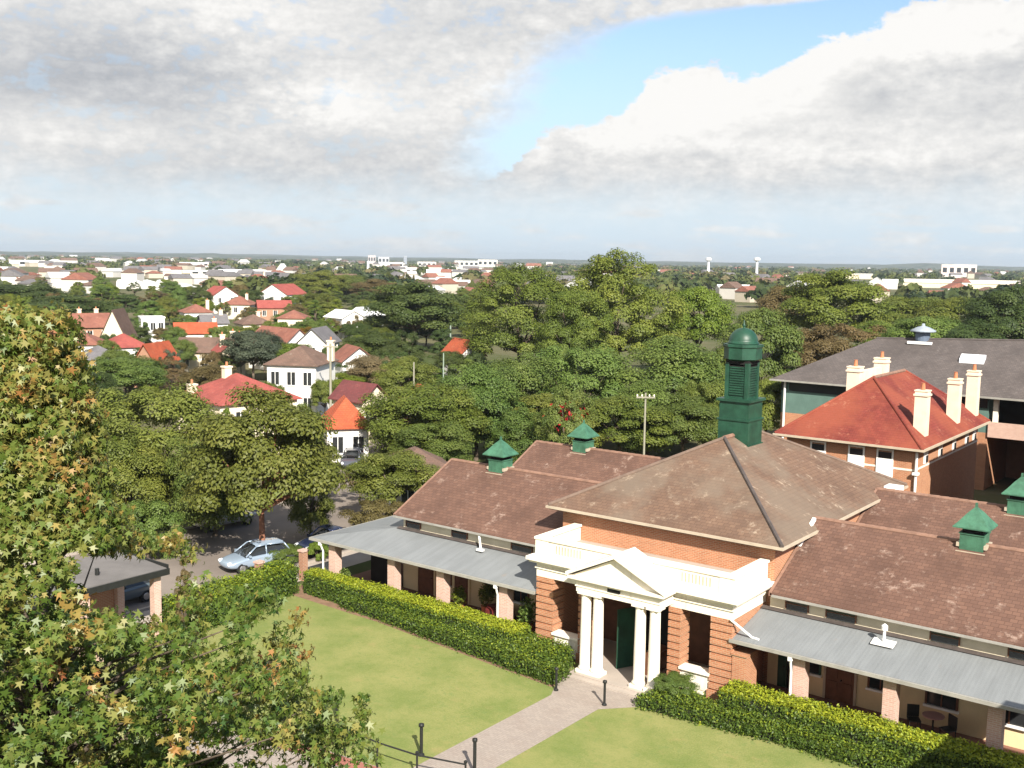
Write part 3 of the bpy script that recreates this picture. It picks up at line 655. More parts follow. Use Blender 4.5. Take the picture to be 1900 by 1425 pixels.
q = atd(1712, 630, 0.6 * 27.5 + .8 * 94.2); vx, vy = float(q[0]), 94.4; vz = 11.35
c = MB(); c.lathe([(.6, vz - .5), (.6, vz + .55), (.95, vz + .6)], vx, vy, 16); o = P('ridge_ventilator', c, plain('vent_blue_grey', (.10, .13, .18), .5, .2, 2), gb)
c = MB(); c.smooth = True; c.lathe([(1.05, vz + .6), (1.05, vz + .72), (.5, vz + 1.0), (.15, vz + 1.1), (.12, vz + 1.3), (.0, vz + 1.32)], vx, vy, 16); P('vent_hood', c, plain('vent_hood_grey', (.27, .31, .36), .5, .2, 2), o)
c = MB(); c.box(vx - 1, vx + 1, vy - .95, vy - .62, vz - .42, vz - .2); P('vent_flashing', c, M_WHITE, o)
sl = (11.3 - ZQ) / (94.2 - 88.4); sx, sy = -22.6, 91.9; sz = ZQ + (sy - 88.4) * sl + .28
c = MB(); c.slab([(sx - .95, sy - .32, sz - .32 * sl + .16), (sx + .95, sy - .32, sz - .32 * sl + .16), (sx + .95, sy + .32, sz + .32 * sl + .16), (sx - .95, sy + .32, sz + .32 * sl + .16)], .3); P('skylight', c, plain('skylight_white', (.82, .85, .88), .15, .05, 2, 0, .6), gb)
c = MB(); c.tube((-37.2, 88.9, 0), (-37.2, 88.9, 7.4), .1); P('downpipe', c, M_WHITE, gb)

# ------------------------------------------------------------------ unseen blocks added beyond the frame to shade the hedge end and red house
def block(label, x0, x1, y0, y1, h):
    e = empty('shade_block', ((x0 + x1) / 2, (y0 + y1) / 2, 0), 0, label, 'building')
    b = MB(); b.box(x0, x1, y0, y1, 0, h - .6); wl = P('wall', b, M_BRICKD, e)
    b = MB(); b.box(x0 - .3, x1 + .3, y0 - .3, y1 + .3, h - .6, h); b.box(x0 + .5, x1 - .5, y0 + .5, y1 - .5, h, h + .1); P('roof', b, M_GREY, e)
    z = 1.2
    while z + 1.8 < h - .6:
        y = y0 + 1.5
        while y + 1.4 < y1:
            b = MB(); b.box(x0 - .03, x0 - .004, y, y + 1.1, z, z + 1.6); o = P('window', b, M_GLASS, e)
            b = MB(); b.box(x0 - .1, x0 - .004, y - .1, y + 1.2, z - .1, z - .002); P('sill', b, M_CREAM, o); y += 2.8
        z += 3.3
block('unseen flat roofed brick block added beside the lawn to shade the end of the hedge', -1.2, 12, 14, 33.2, 8.6)
block('tall unseen flat roofed brick block added to shade the red roofed house', -12.2, -4, 64.6, 82, 11.7)

# ------------------------------------------------------------------ foliage
rng = np.random.default_rng(7)
def unit(v): return v / np.maximum(np.linalg.norm(v, axis=-1, keepdims=True), 1e-9)
STAR = []
for i in range(5):                                     # a five lobed leaf, tip pointing along +x
    for k, r in ((0, 1.0), (1, .31)):
        a = math.radians(i * 62 - 124 + k * 31); s = (1.0, .92, .68)[abs(i - 2)] if k == 0 else 1.0
        if not (i == 4 and k == 1): STAR.append((r * s * math.cos(a), r * s * math.sin(a)))
STAR.append((-.35, 0))
SHAPES = {'leaf': np.array([(-1, 0), (-.1, .5), (1, 0), (-.1, -.5)]), 'card': np.array([(-1, -.1), (-.35, .62), (.8, .5), (1, -.2), (.1, -.66)]),
          'star': np.array(STAR), 'needle': np.array([(-1, 0), (0, .2), (1, 0), (0, -.2)])}
def leaf_mesh(name, C, Nrm, size, tint, mat, shape='leaf', tip=None, cup=0.12):
    S = SHAPES[shape]; k = len(S); N = len(C); Nrm = unit(Nrm)
    t = rng.normal(size=(N, 3)) if tip is None else tip + rng.normal(size=(N, 3)) * .35
    t = unit(t - (t * Nrm).sum(1, keepdims=True) * Nrm); b = np.cross(Nrm, t)
    r2 = (S ** 2).sum(1)
    V = C[:, None, :] + size[:, None, None] * (t[:, None, :] * S[None, :, 0, None] + b[:, None, :] * S[None, :, 1, None] - Nrm[:, None, :] * (cup * r2)[None, :, None])
    me = bpy.data.meshes.new(name); me.vertices.add(N * k); me.vertices.foreach_set('co', V.reshape(-1).astype(np.float32))
    me.loops.add(N * k); me.loops.foreach_set('vertex_index', np.arange(N * k, dtype=np.int32))
    me.polygons.add(N); me.polygons.foreach_set('loop_start', np.arange(0, N * k, k, dtype=np.int32)); me.polygons.foreach_set('loop_total', np.full(N, k, dtype=np.int32))
    at = me.attributes.new('tint', 'FLOAT', 'POINT'); at.data.foreach_set('value', np.repeat(tint, k).astype(np.float32))
    me.materials.append(mat); me.update(calc_edges=True)
    return me
def link(name, me, parent=None, loc=None):
    o = bpy.data.objects.new(name, me); COL.objects.link(o)
    if parent is not None: o.parent = parent
    if loc is not None: o.location = loc
    return o

G = lambda *c: c
LM = {
 'olive': leafmat('leaf_olive', [(0, (0.062, 0.087, 0.013)), (.5, (0.151, 0.179, 0.031)), (1, (0.230, 0.241, 0.050))]),
 'green': leafmat('leaf_green', [(0, (0.052, 0.094, 0.018)), (.5, (0.129, 0.182, 0.037)), (1, (0.201, 0.247, 0.057))]),
 'dark': leafmat('leaf_dark', [(0, (0.027, 0.051, 0.014)), (.5, (0.068, 0.101, 0.024)), (1, (0.121, 0.155, 0.038))]),
 'fig': leafmat('leaf_fig', [(0, (.050, .078, .012)), (.45, (.135, .175, .026)), (1, (.225, .250, .044))]),
 'lime': leafmat('leaf_lime', [(0, (.075, .12, .013)), (.5, (.15, .20, .022)), (1, (.22, .26, .035))]),
 'bronze': leafmat('leaf_bronze', [(0, (0.077, 0.055, 0.020)), (.5, (0.154, 0.116, 0.044)), (1, (0.220, 0.176, 0.066))]),
 'tan': leafmat('leaf_tan', [(0, (.13, .09, .05)), (.5, (.20, .145, .075)), (1, (.26, .19, .10))]),
 'autumn': leafmat('leaf_autumn', [(0, (.10, .10, .015)), (.5, (.22, .16, .02)), (1, (.36, .20, .02))]),
 'bluegrey': leafmat('leaf_blue_grey', [(0, (.05, .075, .045)), (.5, (.09, .12, .075)), (1, (.14, .17, .10))]),
}
def make_tree(seed, kind, R=4.5, zt=10.0, zb=2.6, ncl=60, per=190, ls=.20, cr=(1.0, 1.7), flat=.72, shape='card'):
    """crown and trunk meshes of a nominal tree standing at the origin"""
    rg = np.random.default_rng(seed); zc = (zb + zt) / 2; rz = (zt - zb) / 2; per = int(per * 1.3)
    cs = []
    for i in range(ncl * 4):
        if len(cs) >= ncl: break
        d = unit(rg.normal(size=3)); q = rg.uniform(.45, 1.0) ** .6
        if kind == 'cone':
            h = rg.uniform(0, 1); rr = R * (1 - h) ** .8 * rg.uniform(.45, 1); a = rg.uniform(0, 6.283); p = np.array([rr * math.cos(a), rr * math.sin(a), zb + h * (zt - zb) * .96])
        elif kind == 'umbrella':
            h = rg.uniform(0, 1); rr = R * math.sqrt(max(0, 1 - (h * .93) ** 2)) * math.sqrt(rg.uniform(.08, 1)); a = rg.uniform(0, 6.283); p = np.array([rr * math.cos(a), rr * math.sin(a), zb + 1 + h * (zt - zb - 1.4)])
        else:
            if d[2] < (-.92 if zb < .75 else -.55): continue
            p = np.array([d[0] * R * q, d[1] * R * q, zc + d[2] * rz * q])
            if kind == 'dome':
                z0 = zb + .32 * (zt - zb); kq = rg.uniform(.4, .8) if len(cs) % 4 == 0 else rg.uniform(.86, 1.0)
                p = np.array([d[0] * R * kq, d[1] * R * kq, z0 + d[2] * kq * ((zt - z0) if d[2] > 0 else (z0 - zb))])
            p[:2] *= 1 + .12 * math.sin(3 * math.atan2(d[1], d[0]) + seed)
        cs.append(p)
    cs = np.array(cs); K = len(cs); rad = rg.uniform(*cr, size=K) * R / 4.5
    cl = rg.uniform(-.2, .2, K)
    idx = np.repeat(np.arange(K), per); N = len(idx)
    d = unit(rg.normal(size=(N, 3))); d[:, 2] = np.where(d[:, 2] < -.35, -d[:, 2], d[:, 2])
    q = rg.uniform(0, 1, N) ** .35
    off = d * (rad[idx] * q)[:, None]; off[:, 2] *= flat
    C = cs[idx] + off
    axis = np.stack([np.zeros(N), np.zeros(N), np.full(N, zc - rz * .4)], 1)
    Nn = unit(d) * .75 + unit(C - axis) * .45 + rg.normal(size=(N, 3)) * .30 + np.array([0, 0, .25])
    tint = np.clip(.5 + cl[idx] + rg.normal(0, .12, N), 0, 1)
    size = .84 * ls * rg.uniform(.65, 1.25, N) * (R / 4.5) ** .5
    crown = leaf_mesh('crown', C, Nn, size, tint, LM['green'], shape)
    b = MB(); b.smooth = True; tr = .045 * zt ** .9 * .62
    hub = zb + (zt - zb) * .18
    b.path([(0, 0, -.1), (.05, .04, .35), (0.1, .1, hub * .6), (0, .05, hub)], [tr * 1.5, tr * 1.05, tr * .9, tr * .75], 9)
    order = rg.permutation(K)[:14]
    for j in order:
        p = cs[j]; m = np.array([p[0] * .45, p[1] * .45, hub + (p[2] - hub) * .55]) + rg.normal(size=3) * .2
        b.path([(0, .05, hub - .15), tuple(m), tuple(p)], [tr * .5, tr * .3, tr * .08], 6)
    me = bpy.data.meshes.new('trunk'); me.from_pydata(b.v, [], b.f); me.update(); me.polygons.foreach_set('use_smooth', b.sm); me.materials.append(M_BARK)
    return dict(crown=crown, trunk=me, R=R, zt=zt)
VAR = {
 'broad': [make_tree(s, 'broad', zb=2.0, ncl=72, per=430, ls=.125) for s in (11, 12, 13)],
 'full': [make_tree(s, 'broad', zb=.7, ncl=96, per=380, ls=.115, cr=(.9, 1.6), flat=.8) for s in (81, 82, 83)],
 'umbrella': [make_tree(s, 'umbrella', zb=2.0, ncl=92, per=330, ls=.12, cr=(.8, 1.35), flat=.55) for s in (21, 22)],
 'fig': [make_tree(s, 'dome', R=4.5, zt=9.5, zb=.8, ncl=130, per=370, ls=.09, cr=(.6, 1.25), flat=.8) for s in (31, 32, 33)],
 'sparse': [make_tree(s, 'broad', ncl=44, per=260, ls=.11, cr=(.7, 1.2)) for s in (41, 42)],
 'cone': [make_tree(s, 'cone', R=3.0, zt=10, zb=1.5, ncl=60, per=240, ls=.11, cr=(.5, .9)) for s in (51,)],
 'bush': [make_tree(s, 'broad', R=2.0, zt=3.0, zb=-.2, ncl=50, per=420, ls=.10, cr=(1.0, 1.6)) for s in (61, 62)],
 'bare': [make_tree(71, 'broad', ncl=60, per=100, ls=.10, cr=(.8, 1.3), shape='needle')],
}
tcount = 0
def hy(px): return 468 + .01526 * px
def tree(px, ytop, dist, wpx, var, mat, label, group=None, name='tree', cat='tree', bark=None, base=None):
    global tcount
    tcount += 1
    v = VAR[var][tcount % len(VAR[var])]
    q = atd(px, ytop, dist); x, y, z = float(q[0]), float(q[1]), max(1.2, float(q[2]))
    e = empty(name, (x, y, 0), rng.uniform(0, 6.28), label, cat, group)
    s = wpx * dist / F / 2 / (v['R'] * 1.08); e.scale = (s, s, z / (v['zt'] * 1.08))
    t = link('trunk', v['trunk'], e); c = link('crown', v['crown'], e)
    for o, m in ((t, bark or M_BARK), (c, LM[mat])):
        o.material_slots[0].link = 'OBJECT'; o.material_slots[0].material = m
    return e
SUB = 'trees behind the hall'
T = [
 (275, 690, 71, 280, 'full', 'olive', 'broad olive green street tree at the kerb beyond the shed'),
 (484, 712, 59.8, 275, 'broad', 'olive', 'spreading street tree with reddish trunk beside the parked silver car'),
 (728, 826, 70, 165, 'broad', 'olive', 'loose young street tree beside the gable of the tiled wing'),
 (775, 695, 88, 215, 'full', 'fig', 'rounded tree hiding the garden beside the orange roofed cottage'),
 (885, 668, 93, 170, 'full', 'green', 'bushy green tree just above the hall\'s nearest green ventilator'),
 (955, 640, 99, 180, 'full', 'green', 'round mid green tree in front of the dark base of the great fig'),
 (1075, 622, 103, 190, 'full', 'green', 'round topped tree with red flowers showing beneath it'),
 (1235, 618, 104, 250, 'full', 'green', 'wide fresh green tree directly left of the domed cupola'),
 (1030, 715, 90, 190, 'umbrella', 'olive', 'spreading olive tree behind the rear ridge of the tiled wing'),
 (1150, 728, 92, 190, 'broad', 'fig', 'low yellow green tree beside the pole with a crossarm'),
 (1270, 730, 92, 150, 'broad', 'green', 'green tree filling the corner below the cupola\'s drum'),
 (705, 652, 132, 135, 'broad', 'tan', 'bare tan pink tree with fine twigs beyond the orange cottage', ),
 (690, 618, 165, 130, 'broad', 'lime', 'bright lime green tree behind the bare tan tree'),
 (770, 520, 205, 185, 'broad', 'dark', 'large dark olive tree standing alone left of the great fig'),
 (965, 480, 160, 215, 'fig', 'fig', 'left shoulder of the great figs, a wide tree with deep shaded hollows'),
 (1150, 450, 158, 235, 'fig', 'fig', 'great fig tree, tallest crown breaking the horizon'),
 (1070, 520, 150, 150, 'fig', 'fig', 'dense fig crown filling the gap between the two tallest figs'),
 (1300, 518, 165, 120, 'broad', 'lime', 'narrow light green tree on the right flank of the great fig'),
 (1415, 562, 118, 150, 'broad', 'green', 'smooth round dark green tree directly behind the domed cupola'),
 (1550, 497, 190, 200, 'broad', 'fig', 'tall yellow green tree rising behind the grey roofed block'),
 (1470, 520, 210, 130, 'broad', 'bronze', 'brownish tree between the cupola tree and the tall yellow green tree'),
 (1590, 585, 135, 170, 'sparse', 'bronze', 'thin bronze tree close behind the sloping end of the grey roof'),
 (1520, 600, 128, 130, 'broad', 'bronze', 'dark bronze bushy tree at the low end of the grey roof'),
 (1690, 540, 200, 170, 'broad', 'olive', 'olive tree behind the round ridge ventilator'),
 (1775, 545, 185, 170, 'broad', 'fig', 'yellowish tree above the skylight of the grey roof'),
 (1870, 528, 160, 165, 'broad', 'dark', 'very dark tree at the far end of the grey roof'),
 (1730, 575, 150, 150, 'broad', 'green', 'green tree close behind the ridge of the grey roof'),
 (1640, 590, 160, 140, 'broad', 'fig', 'low yellow green tree peeping over the hip of the grey roof'),
 (1810, 590, 145, 150, 'broad', 'dark', 'low dark tree behind the grey ridge near the skylight'),
 (40, 520, 270, 170, 'broad', 'dark', 'dark wide tree mass above the autumn tree at the edge of the view'),
 (135, 545, 235, 190, 'broad', 'dark', 'dark green spreading tree in front of the long white sheds'),
 (595, 500, 420, 100, 'broad', 'olive', 'tall olive tree standing up near the horizon above the twin white gables'),
 (650, 505, 430, 80, 'broad', 'green', 'round green tree beside the tall olive tree near the horizon'),
 (700, 515, 400, 90, 'broad', 'bronze', 'brown tinged tree beside the thin white tower'),
 (560, 745, 88, 90, 'broad', 'green', 'green tree between the pink red roof and the orange cottage'),
 (240, 655, 125, 140, 'broad', 'green', 'fresh green bushy tree just behind the orange roofed house'),
 (420, 740, 84, 60, 'cone', 'lime', 'small bright yellow green tree at the corner of the pink red roof'),
 (640, 690, 122, 80, 'broad', 'lime', 'yellow green tree beside the white two storey house'),
 (470, 605, 150, 110, 'broad', 'bluegrey', 'blue grey gum tree above the brown grey roofs'),
 (400, 672, 118, 130, 'broad', 'bronze', 'low bronze tree behind the pink red roof'),
 (575, 605, 190, 55, 'broad', 'autumn', 'golden autumn tree above the white two storey house'),
 (320, 640, 140, 50, 'sparse', 'bluegrey', 'thin grey green tree beside the orange gabled roof'),
 (732, 740, 92, 120, 'broad', 'fig', 'rounded tree touching the right end of the orange cottage'),
 (830, 720, 90, 170, 'broad', 'olive', 'olive crown with dark trunk behind the first tiled gable'),

 (1425, 690, 97, 100, 'broad', 'fig', 'yellow green tree between the cupola and the corner of the grey roof'),
 (1310, 690, 96, 110, 'full', 'olive', 'olive tree tucked behind the left side of the cupola'),
 (1205, 700, 94, 150, 'full', 'green', 'soft green crown behind the pole with a crossarm'),
 (985, 745, 88, 130, 'full', 'green', 'low green crown between the two left ventilators'),
 (200, 760, 66, 190, 'broad', 'olive', 'lower olive crown just right of the autumn tree'),
 (600, 815, 74, 90, 'umbrella', 'olive', 'small olive crown over the road beside the pale house wall'),
 (225, 800, 65, 180, 'full', 'olive', 'olive tree crowding the road between the autumn tree and the broad street tree'),
 (395, 775, 66, 170, 'full', 'green', 'green crown filling the gap between the two large street trees'),
 (575, 830, 66, 110, 'full', 'olive', 'low olive crown hanging over the road left of the pale cottage wall'),
 (668, 850, 76, 70, 'sparse', 'bronze', 'thin brownish tree at the bend of the road'),
 (800, 770, 84, 150, 'full', 'green', 'lower green crown directly behind the first tiled gable'),
 (1340, 640, 108, 120, 'broad', 'fig', 'yellow green crown close to the left side of the green dome'),
]
for r in T: tree(*r, bark=M_BARKR if r[0] == 484 else None)
def redtree(px, y, dist):
    e = tree(px, y, dist, 125, 'sparse', 'green', 'coral tree with clusters of red flowers among the green trees', bark=M_BARK)
    C = rng.normal(size=(90, 3)) * np.array([1.3, 1.3, .9]) + np.array([1.2 * rng.normal(), 1.2 * rng.normal(), 7.6]); o = link('flowers', leaf_mesh('flowers', C, rng.normal(size=(90, 3)), np.full(90, .30), rng.uniform(0, 1, 90), leafmat('petal_red', [(0, (.42, .02, .012)), (1, (.62, .06, .025))]), 'leaf'), e); o['kind'] = 'stuff'
redtree(1052, 708, 83)
tree(272, 922, 61, 130, 'bush', 'green', 'big rounded clipped bush beside the road near the shed', name='bush', cat='bush')
tree(520, 1028, 60, 95, 'bush', 'green', 'rounded bush at the corner where the two clipped hedges meet', name='bush', cat='bush')
tree(593, 1020, 61, 42, 'bush', 'lime', 'small bright green shrub against the end pier of the verandah', name='bush', cat='bush')
tree(340, 1008, 46, 70, 'cone', 'bronze', 'slender bronze conifer shrub in front of the shed roof', name='shrub', cat='shrub')
tree(700, 925, 66, 120, 'bush', 'bronze', 'low brownish bush at the foot of the young street tree', name='bush', cat='bush')
tree(1253, 1252, 41.5, 92, 'bush', 'green', 'round clipped bush beside the right hand portico pier', name='bush', cat='bush')
tree(1812, 1268, 45.2, 46, 'cone', 'green', 'leafy potted plant in the shade at the end of the verandah', name='shrub', cat='plant')

# ------------------------------------------------------------------ hedges
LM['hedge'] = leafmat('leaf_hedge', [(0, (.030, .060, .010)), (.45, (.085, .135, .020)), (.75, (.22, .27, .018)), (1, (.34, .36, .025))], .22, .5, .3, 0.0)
def hedge(name, poly, h, n, label, new=.0, ls=.055, rough=.06):
    """clipped hedge: dense leaves over a dark woody core; poly is a list of (front, back) ground points"""
    e = empty(name, tuple(np.mean([np.array(a) + np.array(b) for a, b in poly], 0) / 2) + (0,), 0, label, 'hedge')
    fs = [np.array(a, float) for a, b in poly]; bs = [np.array(b, float) for a, b in poly]
    ins = .10; b = MB()
    ring = [tuple(p) for p in fs] + [tuple(p) for p in bs[::-1]]; c = np.mean(ring, 0)
    b.prism([tuple(np.array(p) + (c - p) / np.linalg.norm(c - p) * ins) for p in ring], 0, h - ins); P('stems', b, plain('hedge_wood', (.018, .022, .010), .9, .3), e)
    quads = []
    for i in range(len(poly) - 1):
        a0, a1, b0, b1 = fs[i], fs[i + 1], bs[i], bs[i + 1]
        quads += [(a0, a1, 0, 'v'), (b1, b0, 0, 'v'), (a0, a1, (b0, b1), 't')]
    quads += [(bs[0], fs[0], 0, 'v'), (fs[-1], bs[-1], 0, 'v')]
    area = [np.linalg.norm(q[1] - q[0]) * (h if q[3] == 'v' else np.linalg.norm((q[2][0] + q[2][1]) / 2 - (q[0] + q[1]) / 2)) for q in quads]
    Cs, Ns, Ts = [], [], []
    for q, ar in zip(quads, area):
        k = int(n * ar / sum(area)); u = rng.uniform(0, 1, k)[:, None]; w_ = rng.uniform(0, 1, k)
        p = q[0] * (1 - u) + q[1] * u
        if q[3] == 'v':
            d = q[1] - q[0]; nn = np.array([d[1], -d[0], 0]) / np.linalg.norm(d); z = w_ * h
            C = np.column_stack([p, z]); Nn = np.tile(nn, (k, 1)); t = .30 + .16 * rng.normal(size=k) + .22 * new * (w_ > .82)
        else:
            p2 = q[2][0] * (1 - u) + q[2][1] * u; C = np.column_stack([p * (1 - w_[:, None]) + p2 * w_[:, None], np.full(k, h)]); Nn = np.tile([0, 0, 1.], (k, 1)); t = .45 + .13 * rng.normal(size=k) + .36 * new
        lump = .5 * np.sin(C[:, 0] * 2.3 + C[:, 2] * 3) + .5 * np.sin(C[:, 1] * 3.1 + C[:, 0] * 1.3)
        C = C + Nn * (rng.normal(0, rough, k) + .05 * lump)[:, None]
        Cs.append(C); Ns.append(Nn * .9 + rng.normal(size=(k, 3)) * .5); Ts.append(t)
    C = np.concatenate(Cs); off = np.array(e.location)
    link('foliage', leaf_mesh('foliage', C - off, np.concatenate(Ns), ls * rng.uniform(.7, 1.3, len(C)), np.clip(np.concatenate(Ts), 0, 1), LM['hedge'], 'leaf'), e)
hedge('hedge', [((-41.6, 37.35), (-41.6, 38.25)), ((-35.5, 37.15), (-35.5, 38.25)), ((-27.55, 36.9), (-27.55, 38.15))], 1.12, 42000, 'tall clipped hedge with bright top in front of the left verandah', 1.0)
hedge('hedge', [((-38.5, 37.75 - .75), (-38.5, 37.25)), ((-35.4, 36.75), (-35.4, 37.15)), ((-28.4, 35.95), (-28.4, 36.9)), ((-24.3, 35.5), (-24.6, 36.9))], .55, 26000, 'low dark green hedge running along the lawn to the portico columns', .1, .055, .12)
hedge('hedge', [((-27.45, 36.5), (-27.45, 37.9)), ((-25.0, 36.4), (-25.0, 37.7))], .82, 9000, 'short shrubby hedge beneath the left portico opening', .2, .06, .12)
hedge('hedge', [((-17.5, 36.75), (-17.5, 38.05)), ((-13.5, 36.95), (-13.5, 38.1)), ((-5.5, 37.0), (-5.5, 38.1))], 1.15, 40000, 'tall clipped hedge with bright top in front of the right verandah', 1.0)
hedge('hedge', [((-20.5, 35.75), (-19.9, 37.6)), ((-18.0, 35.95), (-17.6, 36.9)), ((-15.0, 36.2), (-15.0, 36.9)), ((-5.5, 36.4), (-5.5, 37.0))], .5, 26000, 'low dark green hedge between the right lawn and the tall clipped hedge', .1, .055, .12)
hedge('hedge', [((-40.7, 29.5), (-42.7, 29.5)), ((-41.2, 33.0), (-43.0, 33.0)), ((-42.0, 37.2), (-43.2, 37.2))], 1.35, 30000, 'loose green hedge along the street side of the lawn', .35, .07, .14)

# ------------------------------------------------------------------ houses of the suburb
WW = plain('house_wall_white', (.78, .76, .72), .8, .1, .6); WC = plain('house_wall_cream', (.68, .60, .45), .8, .12, .6); WB = M_BRICKD; WG = plain('house_wall_grey', (.5, .5, .49), .8, .12, .6)
RT_ = {'pink': tiles('tile_pink_red', (.33, .085, .068), (.27, .07, .06), (.5, .25, .2), .3), 'orange': tiles('tile_orange', (.42, .095, .042), (.34, .08, .04), (.55, .25, .12), .4),
       'brown': tiles('tile_brown', (.17, .105, .08), (.135, .09, .07), (.35, .28, .22), .4), 'maroon': tiles('tile_maroon', (.17, .05, .05), (.13, .045, .045), (.3, .15, .12), .3),
       'terra': tiles('tile_terracotta', (.27, .115, .08), (.22, .09, .068), (.5, .3, .22), .4), 'grey': tiles('tile_slate', (.17, .16, .165), (.14, .135, .14), (.3, .28, .26), .3), 'white': plain('sheet_roof_white', (.8, .8, .79), .5, .1, .4)}
boxes = []
def house(label, px, ytop, zr, w, roof, wall, kind='hip', rot=0.0, dp=None, rh=None, chim=(), win=2, name='house', cat='house', two=False):
    dist = (CAM_H - zr) * F / (ytop - hy(px)); w *= .88; dp = (dp or w * 1.1) * .88; rh = (rh or w * .26) * .92; he = zr - rh
    q = atd(px, ytop, dist); x, y = float(q[0]), float(q[1])
    e = empty(name, (x, y, 0), YAW + math.atan((950 - px) / F) + rot, label, cat)
    boxes.append((px, ytop, w / dist * F, dist, rh / dist * F * .8 + 2))
    def L(mb, nm, m, par=e): return mb.build(nm, m, par, None, True)
    a, d = w / 2, dp / 2; o = .35
    b = MB(); b.box(-a, a, -d, d, 0, he)
    if kind == 'gable': b.add([(-a, -d, he), (a, -d, he), (0, -d, zr - .08), (-a, d, he), (a, d, he), (0, d, zr - .08)], [(0, 1, 2), (4, 3, 5)])
    if kind == 'cross': b.add([(-a, -d, he), (-a, d, he), (-a, 0, zr - .08), (a, -d, he), (a, d, he), (a, 0, zr - .08)], [(1, 0, 2), (3, 4, 5)])
    L(b, 'wall', wall)
    b = MB(); sl_ = rh / a
    if kind == 'hip':
        k = max(0, d - a); k2 = max(0, a - d)
        A_, B_, C_, D_ = (-a - o, -d - o, he - .1), (a + o, -d - o, he - .1), (a + o, d + o, he - .1), (-a - o, d + o, he - .1)
        r1, r2 = ((0, -k, zr), (0, k, zr)) if k2 == 0 else ((-k2, 0, zr), (k2, 0, zr))
        if k2 == 0: b.slab([A_, B_, r1], .1); b.slab([B_, C_, r2, r1] if k else [B_, C_, r1], .1); b.slab([C_, D_, r2], .1); b.slab([D_, A_, r1, r2] if k else [D_, A_, r1], .1)
        else: b.slab([A_, B_, r2, r1], .1); b.slab([B_, C_, r2], .1); b.slab([C_, D_, r1, r2], .1); b.slab([D_, A_, r1], .1)
    elif kind == 'gable':
        for s in (-1, 1): b.slab([(0, -d - o, zr), (0, d + o, zr), (s * (a + o), d + o, he - o * sl_), (s * (a + o), -d - o, he - o * sl_)][::s], .1)
    elif kind == 'cross':
        for s in (-1, 1): b.slab([(-a - o, 0, zr), (a + o, 0, zr), (a + o, s * (d + o), he - o * rh / d), (-a - o, s * (d + o), he - o * rh / d)][::-s], .1)
    else: b.box(-a - .15, a + .15, -d - .15, d + .15, he, he + .25)
    ro = L(b, 'roof', roof)
    for cx, cy, ch in chim:
        c = MB(); c.cbox(cx, cy, (he + zr + ch) / 2, .7, .6, zr + ch - he); c.cbox(cx, cy, zr + ch, .85, .75, .14); co = L(c, 'chimney', M_CHIM, ro)
        c = MB(); c.lathe([(.12, zr + ch + .07), (.1, zr + ch + .45)], cx, cy, 8); L(c, 'chimney_pot', M_POT, co)
    floors = (1.0, he - 2.3) if two else ((max(.6, he - 2.3)),)
    for zf in floors:
        for i in range(win):
            wx = -a + w * (i + .5) / win
            c = MB(); c.box(wx - .45, wx + .45, -d - .03, -d - .004, zf, zf + 1.4); wo = L(c, 'window', M_GLASS)
            c = MB(); c.box(wx - .55, wx + .55, -d - .1, -d - .004, zf - .12, zf - .002); c.box(wx - .55, wx - .451, -d - .06, -d - .004, zf, zf + 1.5); c.box(wx + .451, wx + .55, -d - .06, -d - .004, zf, zf + 1.5); c.box(wx - .03, wx + .03, -d - .05, -d - .031, zf, zf + 1.4); L(c, 'frame', M_WHITE, wo)
    if win:
        c = MB(); c.box(-.45, .45, d + .004, d + .05, 0.02, 2.1); L(c, 'door', M_TIMBER)
    return e
house('cottage with broad pink red hipped roof and white chimneys behind the street trees', 440, 692, 7.0, 8.6, RT_['pink'], WC, 'hip', .5, 9, 2.2, [(-.6, .8, .55), (-3.4, 2, -1.0)])
house('white walled two storey house with brown hipped roof', 560, 640, 7.8, 6.2, RT_['brown'], WW, 'hip', -.35, 7.5, 1.9, [(3.0, 1.0, .5)], 3, two=True)
house('white cottage with vivid orange red roof beside the road', 640, 735, 5.4, 4.0, RT_['orange'], WW, 'hip', .1, 6, 2.5, [], 2)
house('cottage with dark maroon roof close behind the orange roofed cottage', 668, 708, 5.6, 3.6, RT_['maroon'], WC, 'gable', .7, 5, 1.5, [], 2)
house('low house with long orange red roof above white walls', 362, 597, 5.4, 8.0, RT_['orange'], WW, 'cross', .1, 6, 1.8, [(3.4, .4, .6)], 3)
house('house with flat toned brown grey roof in front of the long orange roof', 388, 625, 5.0, 9.5, RT_['brown'], WC, 'cross', -.2, 8, 2.0, [(3.6, 0, .9), (4.4, 1, .5)], 3)
house('cream house with steep pointed front gable', 219, 572, 8.6, 4.2, RT_['brown'], WC, 'gable', -.25, 8, 4.4, [], 1)
house('long house with weathered red roof and brick chimneys beside the pointed gable', 158, 580, 6.6, 9.0, RT_['terra'], WB, 'cross', .2, 8, 2.4, [(-1, .4, .7), (2, .4, .7)], 3)
house('small house with dull pink red roof below the pointed gable', 228, 618, 5.6, 6.4, RT_['pink'], WW, 'hip', .3, 6, 1.9, [], 2)
house('narrow house with bright orange gable roof among green trees', 290, 634, 6.0, 3.6, RT_['orange'], WB, 'gable', -.5, 7, 2.6, [], 1)
house('white house with twin pale gables in front of the dark olive tree', 678, 568, 6.6, 5.6, RT_['white'], WW, 'gable', -.5, 9, 1.9, [], 2)
house('pale low annexe with white roof joined to the left of the twin gables', 640, 574, 6.0, 6.4, RT_['white'], WW, 'gable', .5, 9, 1.6, [], 2)
house('white bungalow with small red hipped roof', 363, 563, 6.5, 7.0, RT_['terra'], WW, 'hip', .2, 7, 1.8, [(2.6, 0, .8)], 3)
house('pink roofed house on the rise with white gable', 408, 530, 8.2, 9.0, RT_['pink'], WW, 'gable', .4, 10, 2.8, [], 2)
